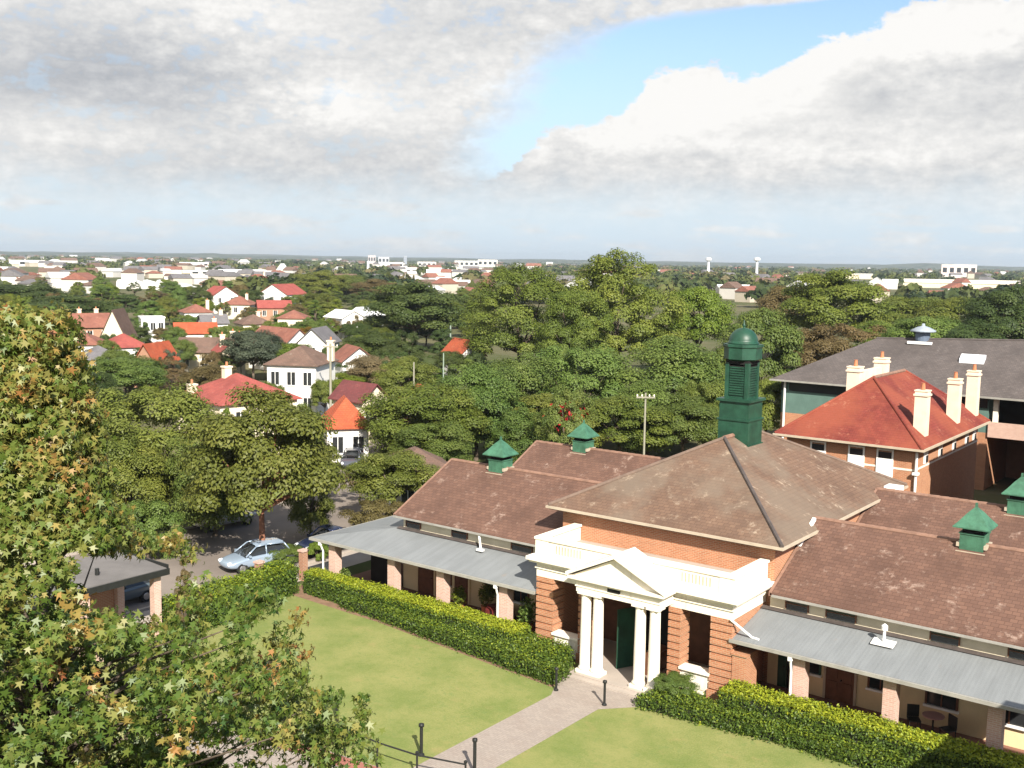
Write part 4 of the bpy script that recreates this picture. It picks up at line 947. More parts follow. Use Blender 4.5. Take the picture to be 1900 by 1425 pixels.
house('wide house with faded terracotta roof below the pink gable', 445, 548, 6.4, 9.0, RT_['terra'], WC, 'hip', -.3, 9, 2.4, [(2, 0, .5)], 3)
house('large far house with tall terracotta roof under the white sheds', 478, 508, 9.4, 17, RT_['terra'], WC, 'hip', .3, 14, 4, [(3, 0, .8)], 4)
house('far house with red roof and white gable end', 525, 526, 8.2, 13, RT_['pink'], WW, 'gable', -.6, 14, 3.6, [], 3)
house('low house with dark red roof left of the golden tree', 508, 556, 5.6, 10, RT_['pink'], WB, 'cross', .1, 8, 2.0, [], 3)
house('orange roofed cottage with white gable at the edge of the fig trees', 860, 628, 5.6, 4.6, RT_['orange'], WW, 'gable', .45, 7, 2.2, [], 1)
house('scrap of orange roof between rounded green trees', 781, 712, 6.0, 3.0, RT_['orange'], WB, 'hip', .2, 5, 1.6, [], 1)
house('white flat roofed house with open frame porch', 281, 585, 5.4, 5.0, RT_['white'], WW, 'flat', .1, 6, .4, [], 3)
house('house with pale grey roof in front of the small pink red roof', 182, 640, 5.0, 5.6, RT_['grey'], WW, 'hip', .3, 6, 1.7, [], 2)
house('house with long brown gable roof left of the white two storey house', 520, 606, 6.6, 6.0, RT_['terra'], WW, 'gable', .6, 11, 2.4, [], 2)
house('house with pale grey gabled roof right behind the white two storey house', 592, 606, 6.8, 5.0, RT_['grey'], WW, 'gable', -.3, 8, 2.2, [], 1)
house('pale walled cottage glimpsed behind the young street tree', 772, 832, 4.2, 5.0, RT_['brown'], WW, 'hip', .2, 6, 1.4, [], 2)
house('pink walled house with cream chimneys beside the brown grey roof', 425, 628, 5.4, 4.0, RT_['pink'], WC, 'gable', .2, 6, 1.7, [(-1, 0, .6)], 1)
house('cream bungalow with low terracotta roof above the golden tree', 545, 574, 6.0, 6.5, RT_['terra'], WC, 'hip', -.2, 7, 1.7, [], 2)
house('white cottage with grey roof above the long orange roof', 395, 582, 6.0, 5.5, RT_['grey'], WW, 'cross', .2, 5, 1.6, [(1.5, 0, .8)], 2)
house('house with red roof half hidden at the edge of the autumn tree', 150, 612, 5.8, 7.0, RT_['terra'], WW, 'hip', -.2, 7, 2.0, [], 2)
house('small cottage with terracotta roof below the far dark red roof', 470, 582, 5.6, 7.0, RT_['brown'], WC, 'hip', .3, 7, 1.9, [(1, 0, .5)], 2)
house('low cottage with orange pink roof next to the bare tan tree', 655, 640, 6.0, 5.0, RT_['terra'], WW, 'gable', .3, 6, 1.8, [], 1)

# scattered suburban trees between the roofs
KINDS = [('olive', 'olive green garden tree among the suburban roofs'), ('green', 'mid green garden tree among the suburban roofs'), ('dark', 'dark green garden tree among the suburban roofs'),
         ('bronze', 'brownish garden tree among the suburban roofs'), ('lime', 'bright yellow green garden tree among the suburban roofs'), ('bluegrey', 'grey green garden tree among the suburban roofs')]
rs = random.Random(5); made = 0; tries = 0
for hb in list(boxes):                                  # garden trees standing against the houses
    bx, by, bw, bd, bh = hb
    for sgn in (-1, 1, 0):
        if sgn == 0 and rs.random() < .35: continue
        d_ = bd - rs.uniform(4.5, 7); hg = rs.uniform(2.6, 4.0) if sgn == 0 else rs.uniform(3.4, 5.4); px = bx + sgn * bw * rs.uniform(.42, .6) + rs.uniform(-.08, .08) * bw
        if d_ < 99 or (590 < px < 665 and d_ < 112): continue
        yt = hy(px) + (CAM_H - hg) / d_ * F
        m, lab = KINDS[rs.choices(range(6), (5, 5, 4, 2, 1.5, 1))[0]]
        tree(px, yt, d_, rs.uniform(3.2, 5.2) / d_ * F, rs.choice(['broad', 'bush', 'sparse']), m, lab, m + ' trees among the suburban roofs')
while made < 170 and tries < 9000:
    tries += 1
    px = rs.uniform(-40, 905); dist = 105 + 360 * rs.random()
    if dist < 128 and 300 < px < 700: continue
    if 600 < px < 720 and dist < 140: continue
    hgt = rs.uniform(4.5, 9.0); ytop = hy(px) + (CAM_H - hgt) / dist * F; wd = rs.uniform(4.5, 9.5) / dist * F
    bad = False
    for bx, by, bw, bd, bh in boxes:
        if abs(px - bx) < bw / 2 + wd * .25 and dist < bd + 6 and ytop < by + bh: bad = True; break
        q1 = atd(px, 480, dist); q2 = atd(bx, 480, bd)
        if np.hypot(*(q1 - q2)[:2]) < 7: bad = True; break
    if bad: continue
    m, lab = KINDS[rs.choices(range(6), (5, 5, 4, 2, 1.5, 1))[0]]
    tree(px, ytop, dist, wd, rs.choice(['broad', 'broad', 'umbrella', 'fig', 'sparse', 'cone'] if m != 'bronze' else ['broad', 'sparse']), m, lab, m + ' trees among the suburban roofs'); made += 1

# ------------------------------------------------------------------ the far suburb: sheds and blocks near the horizon, woods between, low hills
farbox = []
def far(label, px, ytop, wpx, dist, mat=plain('far_wall_pale', (.64, .62, .58), .8, .1, .1), roof=None, kind='flat', rot=0.0, name='far_building', cat='building', dp=None, win=0, z=None):
    q = atd(px, ytop, dist); z = float(q[2]) if z is None else z; w = wpx * dist / F; dp = dp or max(8, w * .4)
    e = empty(name, (float(q[0]), float(q[1]), 0), YAW + math.atan((950 - px) / F) + rot, label, cat)
    farbox.append((px, wpx, dist, ytop)); a, d = w / 2, dp / 2; b = MB(); he = z if kind == 'flat' else (z * .62 if kind != 'tent' else z * .25)
    b.box(-a, a, -d, d, 0, he)
    if kind in ('gable', 'tent'): b.add([(-a, -d, he), (a, -d, he), (0, -d, z - .05), (-a, d, he), (a, d, he), (0, d, z - .05)], [(0, 1, 2), (4, 3, 5)])
    b.build('wall', mat, e, None, True); b = MB()
    if kind == 'flat': b.box(-a - .3, a + .3, -d - .3, d + .3, he, he + .35)
    elif kind == 'ridge':
        for s in (-1, 1): b.slab([(-a - .4, 0, z), (a + .4, 0, z), (a + .4, s * (d + .5), he), (-a - .4, s * (d + .5), he)][::-s], .2)
        b.add([(-a, -d, he), (-a, d, he), (-a, 0, z - .1), (a, -d, he), (a, d, he), (a, 0, z - .1)], [(1, 0, 2), (3, 4, 5)])
    elif kind == 'saw':
        n = 4
        for i in range(n):
            x0 = -a + w * i / n; x1 = -a + w * (i + 1) / n
            b.add([(x0, -d, he), (x1, -d, he), (x0 + .5, -d, z), (x0, d, he), (x1, d, he), (x0 + .5, d, z)], [(0, 1, 2), (4, 3, 5), (1, 4, 5, 2), (3, 0, 2, 5)])
    else:
        for s in (-1, 1): b.slab([(0, -d - .4, z), (0, d + .4, z), (s * (a + .4), d + .4, he - .05), (s * (a + .4), -d - .4, he - .05)][::s], .2)
    b.build('roof', roof or RT_['white'], e, None, True)
    for i in range(win):
        b = MB(); x = -a + w * (i + .5) / win
        b.box(x - w / win * .3, x + w / win * .3, -d - .06, -d - .01, he * .35, he * .75); b.build('window', M_GLASS, e, None, True)
    return e
far('white institutional block with dark windows high at the left edge of the horizon', 50, 483, 60, 1400, win=4)
far('smaller white block joined beside the white institutional block', 92, 488, 30, 1380, win=2)
far('low white shed at the very left edge above the dark trees', 8, 502, 36, 820, kind='ridge')
far('long white shed above the dark tree mass on the left', 62, 507, 74, 800, kind='ridge')
far('white house like shed with small gable at the end of the left white sheds', 98, 501, 20, 840, kind='gable')
far('small cream house peeping over dark trees below the left white sheds', 160, 528, 42, 500, WC, RT_['white'], 'gable', .4, win=2)
far('long white saw toothed factory in the middle of the left suburb', 268, 519, 92, 560, kind='saw', rot=-.1, dp=16)
far('low white wing running right from the saw toothed factory', 318, 528, 60, 540, kind='ridge')
far('long pale roofed warehouse behind the saw toothed factory', 275, 500, 165, 1050, WC, plain('sheet_roof_pale', (.66, .68, .64), .6, .1, .1), 'ridge')
far('white box shaped building right of the long pale warehouse', 372, 502, 36, 960, win=2)
far('long white shed left of the white tent roof', 462, 500, 108, 900, kind='ridge')
far('pinkish white terrace on the rise below the hill', 360, 487, 52, 1600, plain('wall_pinkish', (.72, .60, .56), .8, .1, .1), None, 'flat', win=5)
far('steep white tent shaped roof by the long white shed', 524, 489, 24, 1000, kind='tent', rot=-.4)
far('tall white block right of the thin white tower', 763, 497, 20, 1050, win=2)
far('white low rise block left of the tall white block', 735, 487, 26, 1900, win=3)
far('grey apartment tower on the horizon above the dark olive tree', 690, 474, 14, 3200, plain('wall_grey_pink', (.46, .42, .42), .8, .1, .05), None, win=3)
far('shorter grey apartment block beside the grey apartment tower', 712, 477, 20, 3100, plain('wall_grey_blue', (.42, .43, .46), .8, .1, .05), None, win=3)
far('thin dark tower on the skyline right of the grey apartments', 752, 476, 6, 3300, plain('wall_slate', (.25, .28, .33), .8, .1, .05), None)
far('pale block on the skyline right of the thin dark tower', 792, 486, 34, 2200, win=4)
far('cream warehouse between the tall white block and the great fig', 815, 500, 46, 1000, WC, None, 'ridge')
far('low white shed just left of the great fig', 838, 519, 66, 640, kind='ridge')
far('broad white block cluster on the skyline left of the great fig', 866, 484, 44, 2400, win=5)
far('stepped white block touching the left edge of the great fig', 905, 482, 36, 2600, win=4)
far('pale low block below the stepped white block', 872, 497, 50, 1500, WC, None, win=4)
far('low white shed between the two pale towers', 1362, 528, 62, 640, kind='ridge', rot=.3)
far('pale flat shed right of the tall yellow green tree', 1592, 508, 52, 1400, WC)
far('white house shaped block in front of the dark wooded rise', 1627, 514, 24, 800, kind='gable')
far('small white shed right of the white house shaped block', 1652, 518, 26, 820, WW, None, 'ridge')
far('very long cream warehouse along the right horizon', 1785, 519, 200, 900, WC, plain('sheet_roof_cream', (.8, .74, .62), .6, .08, .1), 'ridge')
far('pale brick block on the wooded rise at the right', 1780, 491, 60, 1900, plain('wall_pinkish', (.72, .60, .56), .8, .1, .1), None, win=5)
def tower(label, px, ytop, dist, head):
    q = atd(px, ytop, dist); z = float(q[2]); e = empty('tower', (float(q[0]), float(q[1]), 0), YAW, label, 'tower'); k = dist / F
    m = plain('tower_pale', (.62, .64, .66), .7, .1, .1)
    b = MB(); b.lathe([(3.4 * k, 0), (2.6 * k, z * .5), (2.2 * k, z - 6 * k)], 0, 0, 10); b.build('shaft', m, e, None, True)
    b = MB(); b.lathe([(2.2 * k, z - 7 * k), (head * k, z - 5 * k), (head * k, z - 1.0 * k), (head * .5 * k, z)], 0, 0, 12); b.build('tank', m, e, None, True)
tower('pale slender water tower right of the great fig', 1315, 478, 1250, 5.5)
tower('white thicker water tower above the domed cupola', 1405, 478, 1050, 6.0)
tower('thin white tower rising left of the dark olive tree', 683, 484, 1000, 2.4)

# woods and roofs of the far plain that read as one mass
def far_woods():
    rg = np.random.default_rng(3); Cs, Ns, Ss, Ts = [], [], [], []
    n = 3200
    for i in range(n):
        dist = 430 * (14 ** rg.uniform(0, 1)); px = rg.uniform(-120, 2020); q = atd(px, 480, dist)
        yb_ = hy(px) + (CAM_H - 9) / dist * F
        if any(abs(px - bx) < bw / 2 + 8 * F / dist * .7 and dist < bd + 15 and (dist > bd * .55 or yb_ < by + 4) for bx, bw, bd, by in farbox): continue
        Rr = rg.uniform(4.5, 9) * (1 if dist < 1500 else 1.8); hh = rg.uniform(5, 10.5); k = 70 if dist < 1200 else 34
        d = unit(rg.normal(size=(k, 3))); d[:, 2] = np.abs(d[:, 2]); p = d * np.array([Rr, Rr, hh * .55]) * rg.uniform(.6, 1, (k, 1)); p[:, 2] += hh * .42
        Cs.append(np.array([q[0], q[1], 0]) + p); Ns.append(d + rg.normal(size=(k, 3)) * .5); Ss.append(Rr * .26 * rg.uniform(.6, 1.2, k)); Ts.append(np.clip(rg.normal(.5, .28) + rg.normal(0, .1, k), 0, 1))
    o = link('far_woods', leaf_mesh('far_woods', np.concatenate(Cs), np.concatenate(Ns), np.concatenate(Ss), np.concatenate(Ts), leafmat('leaf_far', [(0, (.018, .034, .012)), (.4, (.055, .075, .02)), (.75, (.10, .115, .03)), (1, (.14, .115, .055))], .2, .6, .2, 0), 'card'))
    tag(o, kind='stuff'); o['label'] = 'dark green woods spread over the far plain up to the horizon'
far_woods()
def far_roofs():
    rg = random.Random(9); b = MB()
    for i in range(620):
        dist = 480 * (9 ** rg.random()); px = rg.uniform(-60, 1960)
        if px > 1200 and rg.random() < .62: continue
        if 180 < px < 330 and dist < 700: continue
        q = atd(px, 480, dist); h = rg.uniform(4.5, 9.5) * (1 if dist < 1600 else 1.35); w_ = rg.uniform(7, 17) * (1 if dist < 1300 else 1.5); d_ = rg.uniform(7, 14); r = rg.uniform(0, 3.14); c_, s_ = math.cos(r), math.sin(r)
        T_ = lambda x, y, z: (q[0] + c_ * x - s_ * y, q[1] + s_ * x + c_ * y, z)
        a, d = w_ / 2, d_ / 2; he = h * .65; b.cur = rg.choice((0, 0, 1))
        b.add([T_(-a, -d, 0), T_(a, -d, 0), T_(a, d, 0), T_(-a, d, 0), T_(-a, -d, he), T_(a, -d, he), T_(a, d, he), T_(-a, d, he)], [(0, 1, 5, 4), (1, 2, 6, 5), (2, 3, 7, 6), (3, 0, 4, 7)])
        b.cur = rg.choice((2, 4, 4, 3, 5, 5)); o = .4
        b.add([T_(-a, 0, h), T_(a, 0, h), T_(-a - o, -d - o, he), T_(a + o, -d - o, he), T_(a + o, d + o, he), T_(-a - o, d + o, he)], [(2, 3, 1, 0), (4, 5, 0, 1), (5, 2, 0), (3, 4, 1)])
    o = b.build('far_suburb', [plain('far_wall_white', (.55, .53, .49), .8, .1, .1), plain('far_wall_cream', (.46, .41, .33), .8, .1, .1), plain('far_roof_pale', (.50, .50, .49), .6, .1, .1), RT_['terra'], RT_['grey'], RT_['brown']]); tag(o, kind='stuff'); o['label'] = 'countless small roofs scattered over the far plain'
far_roofs()
def hills():
    rg = np.random.default_rng(4); b = MB(); n = 90
    for (dist, amp, base) in ((5200, 16, 12), (7600, 22, 17)):
        xs = np.linspace(-1400, 3300, n); h = base + amp * np.convolve(rg.uniform(0, 1, n + 8), np.ones(9) / 9, 'valid') * rg.uniform(.5, 1.2, n); vs = []
        for x, hh in zip(xs, h):
            bump_ = 14 * math.exp(-((x - 378) / 26) ** 2) + 16 * math.exp(-((x - 1740) / 60) ** 2) + 8 * math.exp(-((x - 1690) / 16) ** 2)
            if dist > 6000: bump_ = 0
            for k, (dd, f) in enumerate(((0, 0), (250, .8), (500, 1.0), (1100, 0))):
                q = atd(x, 480, dist + dd); vs.append((q[0], q[1], (hh + bump_) * f - (1 if f == 0 else 0)))
        b.add(vs, [(i * 4 + j, (i + 1) * 4 + j, (i + 1) * 4 + j + 1, i * 4 + j + 1) for i in range(n - 1) for j in range(3)])
    m = material('hill_woods', lambda t: principled(t, t.mix(t.ss(t.noise(pos(t), .02, 8, .7), .4, .62), c4((.03, .045, .03)), c4((.10, .11, .08))), .9, 0, .1))
    tag(b.build('hills', m), kind='structure')
hills()

# ------------------------------------------------------------------ cars, poles, posts, railing, furniture
def carpaint(name, col): return material(name, lambda t: principled(t, t.mix(t.noise(obco(t), 1.2, 4), c4(tuple(v * .9 for v in col)), c4(col)), .22, .35, .6))
def make_car(label, paint, x, y, rz, L=4.2, W=1.72, H=1.46, hatch=True):
    """origin on the ground below the middle, nose along +x"""
    e = empty('parked_car', (x, y, 0), rz, label, 'car'); hl = L / 2
    prof = [(-hl, .48, .40, .80, .72), (-hl + .08, .74, .30, .98, .78), (-hl * .62, .86, .24, 1.0, .86), (-hl * .2, .86, .22, .96, .86), (hl * .30, .86, .22, .94, .86), (hl * .52, .86, .24, .92, .84), (hl - .35, .82, .26, .78, .78), (hl - .06, .70, .32, .66, .68), (hl, .52, .42, .56, .55)]
    vs = []; k = 8
    for X, hw, zb, zt, tw in prof:
        hw *= W / 1.72; tw *= W / 1.72
        vs += [(X, -hw * .8, zb), (X, -hw, zb + .16), (X, -hw, zt - .14), (X, -tw, zt), (X, tw, zt), (X, hw, zt - .14), (X, hw, zb + .16), (X, hw * .8, zb)]
    b = MB(); b.smooth = True; n = len(prof)
    b.add(vs, [(i * k + j, i * k + (j + 1) % k, (i + 1) * k + (j + 1) % k, (i + 1) * k + j) for i in range(n - 1) for j in range(k)] + [tuple(range(k))[::-1], tuple(range((n - 1) * k, n * k))])
    o = b.build('body', paint, e, None, True); m = o.modifiers.new('smooth', 'SUBSURF'); m.levels = m.render_levels = 2
    rear = -hl * .80 if hatch else -hl * .55; rt = rear + (.35 if hatch else .55)
    gb_ = [(rear, .70, .93), (rt, .60, H - .06), (-.25, .60, H), (.35, .58, H - .05), (hl * .52, .68, .90)]
    b = MB(); b.smooth = True; vs = []
    for X, hw, z in gb_: vs += [(X, -.74 * W / 1.72, .88), (X, -hw * W / 1.72, z), (X, hw * W / 1.72, z), (X, .74 * W / 1.72, .88)]
    b.add(vs, [(i * 4 + j, i * 4 + j + 1, (i + 1) * 4 + j + 1, (i + 1) * 4 + j) for i in range(4) for j in range(3)] + [(0, 1, 2, 3), (19, 18, 17, 16)])
    o = b.build('windows', M_GLASS, e, None, True); m = o.modifiers.new('smooth', 'SUBSURF'); m.levels = m.render_levels = 1
    b = MB(); b.smooth = True
    rp = [(rt - .05, .50, H - .055), (-.25, .54, H + .02), (.36, .50, H - .045)]; vs = []
    for X, hw, z in rp: vs += [(X, -hw, z - .05), (X, -hw * .8, z + .01), (X, hw * .8, z + .01), (X, hw, z - .05)]
    b.add(vs, [(i * 4 + j, i * 4 + j + 1, (i + 1) * 4 + j + 1, (i + 1) * 4 + j) for i in range(2) for j in range(3)])
    for sy in (-1, 1):
        ps = [(rear + .02, sy * .72, .92), (rt, sy * .60, H - .10), (-.25, sy * .62, H - .03), (.36, sy * .60, H - .08), (hl * .50, sy * .71, .90)]
        b.path(ps, [.045] * 5, 6); b.tube((-.2, sy * .74, .9), (-.2, sy * .63, H - .05), .04, .04, 6)
    b.build('roof', paint, e, None, True)
    for X in (-hl * .62, hl * .62):
        for sy in (-1, 1):
            yy = sy * (W / 2 - .12); b = MB(); b.tube((X, yy - .10, .31), (X, yy + .10, .31), .31, .31, 18); wl = b.build('wheel', plain('tyre_black', (.02, .02, .02), .9, .2, 4), e, None, True)
            b = MB(); b.tube((X, yy + sy * .095, .31), (X, yy + sy * .115, .31), .19, .17, 14); b.build('rim', plain('rim_alloy', (.5, .5, .5), .3, .1, 4, .8), wl, None, True)
    for sy in (-1, 1):
        b = MB(); b.smooth = True; b.tube((hl - .22, sy * .58, .62), (hl - .02, sy * .55, .60), .13, .10, 10); b.build('headlight', plain('lamp_glass', (.75, .77, .8), .15, .05, 2, 0, .7), e, None, True)
        b = MB(); b.cbox(-hl + .05, sy * .62, .82, .12, .2, .2); b.build('tail_light', plain('lamp_red', (.35, .02, .02), .3, .1, 2), e, None, True)
        b = MB(); b.cbox(hl * .42, sy * (W / 2 + .04), .95, .12, .16, .11); b.build('mirror', paint, e, None, True)
    return e
make_car('pale silver blue hatchback parked at the kerb behind the hedge', carpaint('car_silver', (.36, .45, .56)), -47.15, 38.9, R_(-103))
make_car('dark navy car parked behind the silver hatchback', carpaint('car_navy', (.02, .03, .075)), -46.6, 43.9, R_(-97), hatch=False)
make_car('white car parked on the far side of the road under the trees', carpaint('car_white', (.78, .78, .76)), -56.2, 43.6, R_(84), hatch=False)
make_car('dark grey car far down the road beside the orange roofed cottage', carpaint('car_grey', (.10, .11, .14)), -64.6, 63.5, R_(-52))
make_car('dark car with pale bonnet parked beyond the shed', carpaint('car_slate', (.12, .15, .17)), -47.4, 30.0, R_(-92))

# open sided shed with flat grey roof
shed = empty('shed', (-43.6, 25, 0), 0, 'open shed with flat grey sheet roof at the street side of the lawn', 'shed')
b = MB(); b.slab([(-41.95, 20.8, 3.15), (-41.75, 29.15, 3.15), (-45.5, 29.15, 3.33), (-45.7, 20.8, 3.33)], .1); rf = P('roof', b, plain('shed_roof', (.15, .14, .133), .7, .2, .8), shed)
b = MB(); b.box(-41.74, -41.66, 20.8, 29.25, 2.84, 3.13); b.box(-45.6, -41.74, 29.17, 29.25, 2.95, 3.3); P('fascia', b, M_BLACK, rf)
b = MB(); b.tube((-43.0, 26.4, 3.1), (-43.0, 26.4, 3.5), .1); P('vent_pipe', b, M_BLACK, rf)
for x in (-42.15, -45.1):
    for y in (21.5, 25.2, 28.8): b = MB(); b.cbox(x, y, 1.46, .36, .36, 2.9); P('pier', b, M_BRICKP, shed)
b = MB(); b.box(-45.35, -45.2, 21.7, 28.6, 0, 2.8); P('back_wall', b, M_BRICKD, shed)
# arched brick niche on the lawn side of the shed
arch = empty('brick_arch', (-41.3, 25.9, 0), 0, 'small brick garden arch with pale rim in front of the shed', 'arch')
b = MB()
for i in range(12):
    a0, a1 = math.pi * i / 12, math.pi * (i + 1) / 12
    f = lambda r, a, y: (-41.3, 25.9 - r * math.cos(a), 1.15 + r * math.sin(a))
    q0 = [f(.42, a0, 0), f(.72, a0, 0), f(.72, a1, 0), f(.42, a1, 0)]; vs = q0 + [(x + .35, y, z) for x, y, z in q0]
    b.add(vs, [(3, 2, 1, 0), (4, 5, 6, 7), (0, 1, 5, 4), (2, 3, 7, 6), (1, 2, 6, 5), (3, 0, 4, 7)])
for s in (-1, 1): b.box(-41.3, -40.95, 25.9 + s * .57 - .15, 25.9 + s * .57 + .15, 0, 1.15)
P('arch_ring', b, M_BRICKP, arch)
def post(name, label, x, y, h, m, r=.05, cap=.085, cat='post'):
    e = empty(name, (x, y, 0), 0, label, cat); b = MB(); b.lathe([(r * 2, 0), (r * 1.9, .06), (r, .1), (r, h - .14)], x, y, 10); P('shaft', b, m, e)
    b = MB(); b.smooth = True; b.lathe([(r, h - .14), (cap, h - .12), (cap, h - .03), (.0, h + .01)], x, y, 10); P('cap', b, m, e); return e
post('bollard', 'black path bollard at the left side of the path by the columns', -23.95, 35.1, 1.0, M_BLACK, cat='bollard')
post('bollard', 'black path bollard at the right side of the path by the columns', -21.62, 35.1, 1.05, M_BLACK, cat='bollard')
post('bollard', 'black bollard standing alone at the lawn edge beside the autumn tree', -28.5, 27.2, 1.15, M_BLACK, .06, .09, 'bollard')
post('bollard', 'black bollard with a side lamp at the left corner of the path', -24.35, 27.3, 1.2, M_BLACK, .06, .1, 'bollard')
post('bollard', 'black bollard at the right corner of the path end', -22.0, 27.4, 1.3, M_BLACK, .06, .09, 'bollard')
rail = empty('handrail', (-25.5, 25.9, 0), 0, 'curved dark metal handrail on posts along the near footpath', 'railing')
rp = [(-31.0, 26.5), (-29.2, 26.12), (-27.85, 25.9), (-26.6, 25.75), (-24.9, 25.65), (-23.2, 25.8), (-21.5, 26.3)]
b = MB(); b.path([(x, y, .92) for x, y in rp], [.03] * 7, 8); P('top_rail', b, M_BLACK, rail)
for x, y in rp: b = MB(); b.tube((x, y, 0), (x, y, .98), .035); b.lathe([(.06, .98), (.06, 1.04), (0, 1.08)], x, y, 8); P('post', b, M_BLACK, rail)
sheet('brick_edging', [(-30, 24.4), (-24.3, 25.1), (-24.3, 25.75), (-30, 25.05)], 0.02, plain('brick_edging_red', (.30, .12, .09), .9, .2, 2))
for k, (x, y, lb) in enumerate(((-43.35, 38.9, 'slim brick gatepost between the corner bush and the tall left hedge'), (-43.4, 35.9, 'slim brick gatepost in front of the silver hatchback'))):
    e = empty('gatepost', (x, y, 0), 0, lb, 'gatepost'); b = MB(); b.cbox(x, y, .8, .34, .34, 1.6); P('shaft', b, M_BRICKD, e); b = MB(); b.cbox(x, y, 1.65, .44, .44, .1); P('cap', b, M_BRICKP, e)
wl = empty('boundary_wall', (-43.4, 31, 0), 0, 'low brick boundary wall between the street and the hedge', 'wall'); b = MB(); b.box(-43.5, -43.28, 30.6, 35.6, 0, .75); P('brickwork', b, M_BRICKD, wl); b = MB(); b.box(-43.54, -43.24, 30.6, 35.6, .75, .83); P('coping', b, M_CONC, wl)
def pole(label, px, ytop, dist, arm, m, r=.12):
    q = atd(px, ytop, dist); x, y, z = map(float, q); e = empty('utility_pole', (x, y, 0), YAW, label, 'pole'); b = MB(); b.tube((0, 0, 0), (0, 0, z), r * 1.3, r, 10); b.build('shaft', m, e, None, True)
    if arm:
        b = MB(); b.cbox(0, -.12, z - .35, arm, .1, .13); ca = b.build('crossarm', m, e, None, True)
        for s in (-.45, -.2, .2, .45): b = MB(); b.lathe([(.05, z - .28), (.07, z - .2), (.03, z - .1)], s * arm, -.12, 8); b.build('insulator', M_CREAM, ca, None, True)
PW = plain('pole_grey', (.27, .26, .20), .8, .2, 1); PG = plain('pole_pale_green', (.24, .30, .24), .6, .1, 1)
pole('grey utility pole with crossarm among the trees left of the cupola', 1198, 729, 86, 1.5, PW, .075)
pole('thin pale green pole in front of the orange cottage by the fig trees', 823, 655, 128, 0, PG, .07)
pole('short pale green pole left of the orange cottage by the fig trees', 836, 604, 175, 0, PG, .12)
pole('slim pale pole right of the bare tan tree', 768, 672, 112, 0, PW, .08)
pole('utility pole with crossarm beside the white two storey house', 613, 637, 112, 1.6, PW, .11)
# furniture and plants under the verandahs
def cafe_chair(x, y, rz, label):
    e = empty('chair', (x, y, .14), rz, label, 'chair', 'chairs under the right verandah')
    b = MB(); b.cbox(0, 0, .45, .44, .44, .05); b.build('seat', M_BLACK, e, None, True); b = MB(); b.cbox(0, .21, .72, .44, .04, .46); b.build('backrest', M_BLACK, e, None, True)
    for sx in (-.19, .19):
        for sy in (-.19, .19): b = MB(); b.tube((sx, sy, 0), (sx, sy, .43), .02); b.build('leg', M_BLACK, e, None, True)
cafe_chair(-11.15, 40.2, .5, 'black chair close to the white sill under the right verandah'); cafe_chair(-9.9, 40.1, -.6, 'black chair nearer the shaded end of the right verandah')
e = empty('table', (-10.5, 40.35, .14), 0, 'small pink topped table between the two black chairs', 'table')
b = MB(); b.lathe([(.38, .70), (.40, .72), (.40, .74), (.0, .745)], 0, 0, 18); b.build('tabletop', plain('table_pink', (.5, .28, .26), .5, .1, 2), e, None, True); b = MB(); b.lathe([(.22, 0), (.22, .03), (.035, .06), (.035, .70)], 0, 0, 12); b.build('pedestal', M_BLACK, e, None, True)
e = empty('table', (-30.6, 39.9, .14), 0, 'round table under a dark maroon cloth on the left verandah', 'table')
b = MB(); b.smooth = True; b.lathe([(.80 + .04 * 1, .12), (.74, .5), (.70, .72), (.66, .76), (.0, .77)], 0, 0, 22); b.build('cloth', M_MAROON, e, None, True); b = MB(); b.lathe([(.3, 0), (.3, .04), (.05, .08), (.05, .74)], 0, 0, 12); b.build('pedestal', M_BLACK, e, None, True)
def potplant(x, y, label, mat='olive', s=1.0):
    e = empty('potted_plant', (x, y, .14), 0, label, 'plant'); b = MB(); b.lathe([(.16 * s, 0), (.22 * s, .34 * s), (.24 * s, .36 * s), (.2 * s, .36 * s), (.0, .33 * s)], 0, 0, 14); b.build('pot', M_POT, e, None, True)
    C = unit(rng.normal(size=(420, 3))) * rng.uniform(.2, 1, (420, 1)) * np.array([.36, .36, .5]) * s + np.array([0, 0, .85 * s]); b = MB(); b.tube((0, 0, .3 * s), (0, 0, .8 * s), .02); b.build('stem', M_BARK, e, None, True)
    link('leaves', leaf_mesh('leaves', C, rng.normal(size=(420, 3)), rng.uniform(.05, .1, 420) * s, rng.uniform(0, 1, 420), LM[mat], 'leaf'), e)
potplant(-32.9, 39.6, 'yellowish potted plant between two brick piers of the left verandah', 'lime', 1.1); potplant(-28.6, 39.4, 'green potted plant beside the portico on the left verandah', 'green', 1.3); potplant(-40.0, 38.75, 'small potted plant beside the end pier of the left verandah', 'green', .9); potplant(-31.9, 40.5, 'leafy potted plant beside the maroon table', 'olive', 1.2)

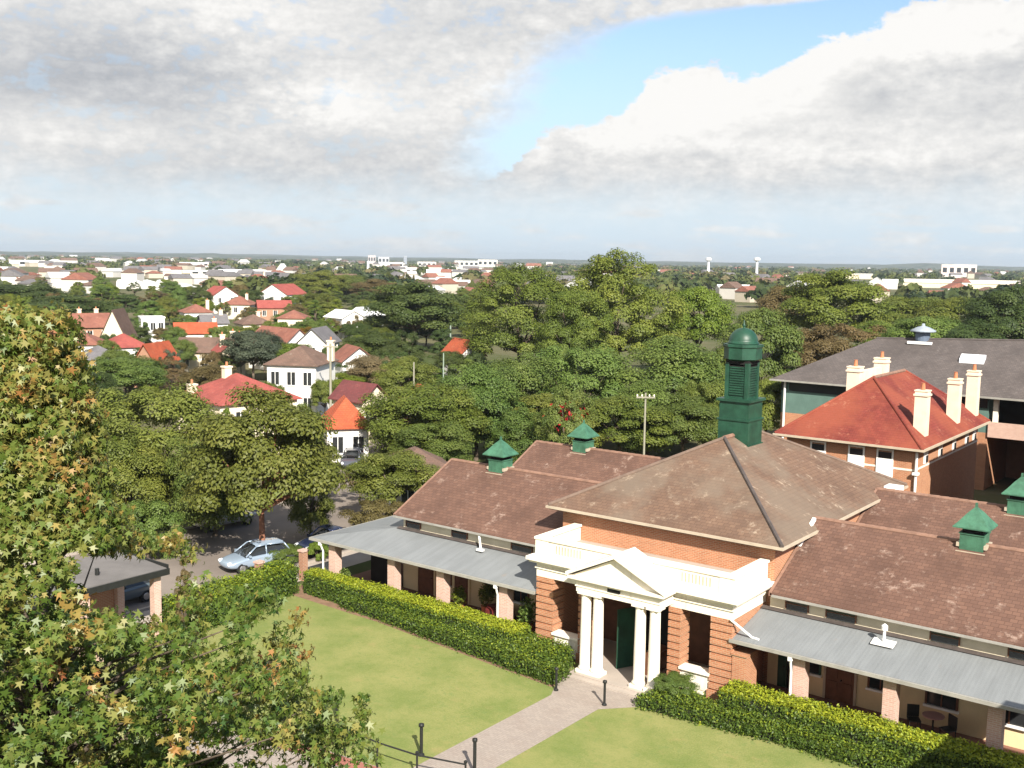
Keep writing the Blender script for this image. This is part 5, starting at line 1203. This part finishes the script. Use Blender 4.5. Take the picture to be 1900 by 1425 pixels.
# ------------------------------------------------------------------ the big autumn tree close to the camera
def autumn_tree():
    rg = np.random.default_rng(12); base = atd(50, 480, 14.3); bx, by = float(base[0]), float(base[1])
    e = empty('maple_tree', (bx, by, 0), 0, 'large star leaved tree turning orange and gold, nearest plant on the left', 'tree')
    b = MB(); b.smooth = True
    tr = [(0, 0, -.1), (.1, 0, 3), (.02, .1, 7), (-.05, .05, 10.5), (.05, 0, 13.5), (0, .05, 16.2)]
    b.path(tr, [.22, .17, .13, .09, .05, .02], 10)
    prof = [(16.7, .50), (16.2, .60), (15.2, .75), (14.2, 1.0), (13.5, 1.5), (13.1, 2.9), (12.3, 3.75), (11.2, 4.4), (9.5, 4.8), (7.5, 4.4), (6.0, 3.4), (5.0, 2.0)]
    zs = np.array([p[0] for p in prof])[::-1]; rsx = np.array([p[1] for p in prof])[::-1]
    Cs, Ns, Ss, Ts, Tp = [], [], [], [], []
    fd = np.array([f0[0], f0[1], 0]); rd = np.array([r0[0], r0[1], 0]); ncl = 0
    for i in range(16000):
        if ncl >= 2000: break
        z = rg.uniform(5.2, 16.6) if rg.random() < .30 else (rg.uniform(9.0, 12.9) if rg.random() < .72 else rg.uniform(13.0, 16.7)); Rm = float(np.interp(z, zs, rsx)); a = rg.uniform(0, 6.283); rr = Rm * (rg.uniform(.30, 1.0) ** .7 if z > 13 else rg.uniform(.12, 1.0) ** .75)
        # the crown is open in places: sprays hang in tiers with gaps of sky and lawn between
        p = np.array([rr * math.cos(a), rr * math.sin(a), z]); P3 = np.array([bx, by, 0]) + p
        v = P3 - EYE; wv = v @ fw; sx, sy = 950 + F * (v @ RT) / wv, 712.5 - F * (v @ UP) / wv
        if 140 < sx < 345 and 1015 < sy < 1150: continue          # bare gap where the shed shows
        if sx > 365 and sy < 1075: continue
        if sx > 300 and sy < 1000: continue
        if sx > 590 and sy < 1290: continue
        if sx > 375 and 1075 < sy < 1240 and not (430 < sx < 560 and rg.random() < .55): continue
        if wv < 8.6: continue
        ncl += 1
        n = int(rg.uniform(38, 66)); sp_ = rg.uniform(.15, .33)
        d = unit(rg.normal(size=(n, 3))) * (rg.uniform(0, 1, (n, 1)) ** .45) * np.array([sp_, sp_, sp_ * .8])
        outw = unit(np.array([math.cos(a), math.sin(a), .15])[None])
        Cs.append(P3 + d); Ns.append(outw * .6 + unit(d) * .4 + rg.normal(size=(n, 3)) * .6 + np.array([0, 0, .05])); Ss.append(rg.uniform(.044, .100, n))
        warm = (.34 if z > 15 else (.27 if z > 13.0 else .10)) + (.75 * abs(rg.normal(0, .5)) if rg.random() < .38 else 0) ; Ts.append(np.clip(rg.normal(.17 + warm * .58, .11, n), 0, 1))
        Tp.append(outw * .45 + np.array([0, 0, -.8]) + np.zeros((n, 3)))
        if ncl % 9 == 0:
            zb_ = max(4.5, z - rr * .55); j = np.array([.04, .04, zb_]); mid = j * .5 + p * .5 + np.array([0, 0, .15])
            b.path([tuple(j), tuple(mid), tuple(p)], [.03 + .008 * rr, .02, .006], 6)
    tk = b.build('trunk', M_BARK, e, None, True)
    C = np.concatenate(Cs) - np.array([bx, by, 0])
    lm = leafmat('leaf_star', [(0, (.038, .085, .015)), (.25, (.100, .150, .024)), (.48, (.20, .205, .048)), (.66, (.29, .215, .055)), (.84, (.34, .16, .05)), (1, (.22, .065, .03))], .26, .45, .45, 0)
    link('crown', leaf_mesh('crown', C, np.concatenate(Ns), np.concatenate(Ss), np.concatenate(Ts), lm, 'star', np.concatenate(Tp), .42), e)
autumn_tree()

# ------------------------------------------------------------------ thin haze over the plain
b = MB(); b.box(-9050, 6050, -350, 9050, -1.0, 70.0)
hz = bpy.data.materials.new('haze'); hz.use_nodes = True; t = NT(hz.node_tree)
pvn = t.new('ShaderNodeVolumePrincipled'); pvn.inputs['Color'].default_value = (.72, .82, .92, 1); pvn.inputs['Density'].default_value = 0.00010; pvn.inputs['Anisotropy'].default_value = 0.2
t.l.new(pvn.outputs[0], t.new('ShaderNodeOutputMaterial').inputs['Volume'])
tag(b.build('haze', hz), kind='stuff')
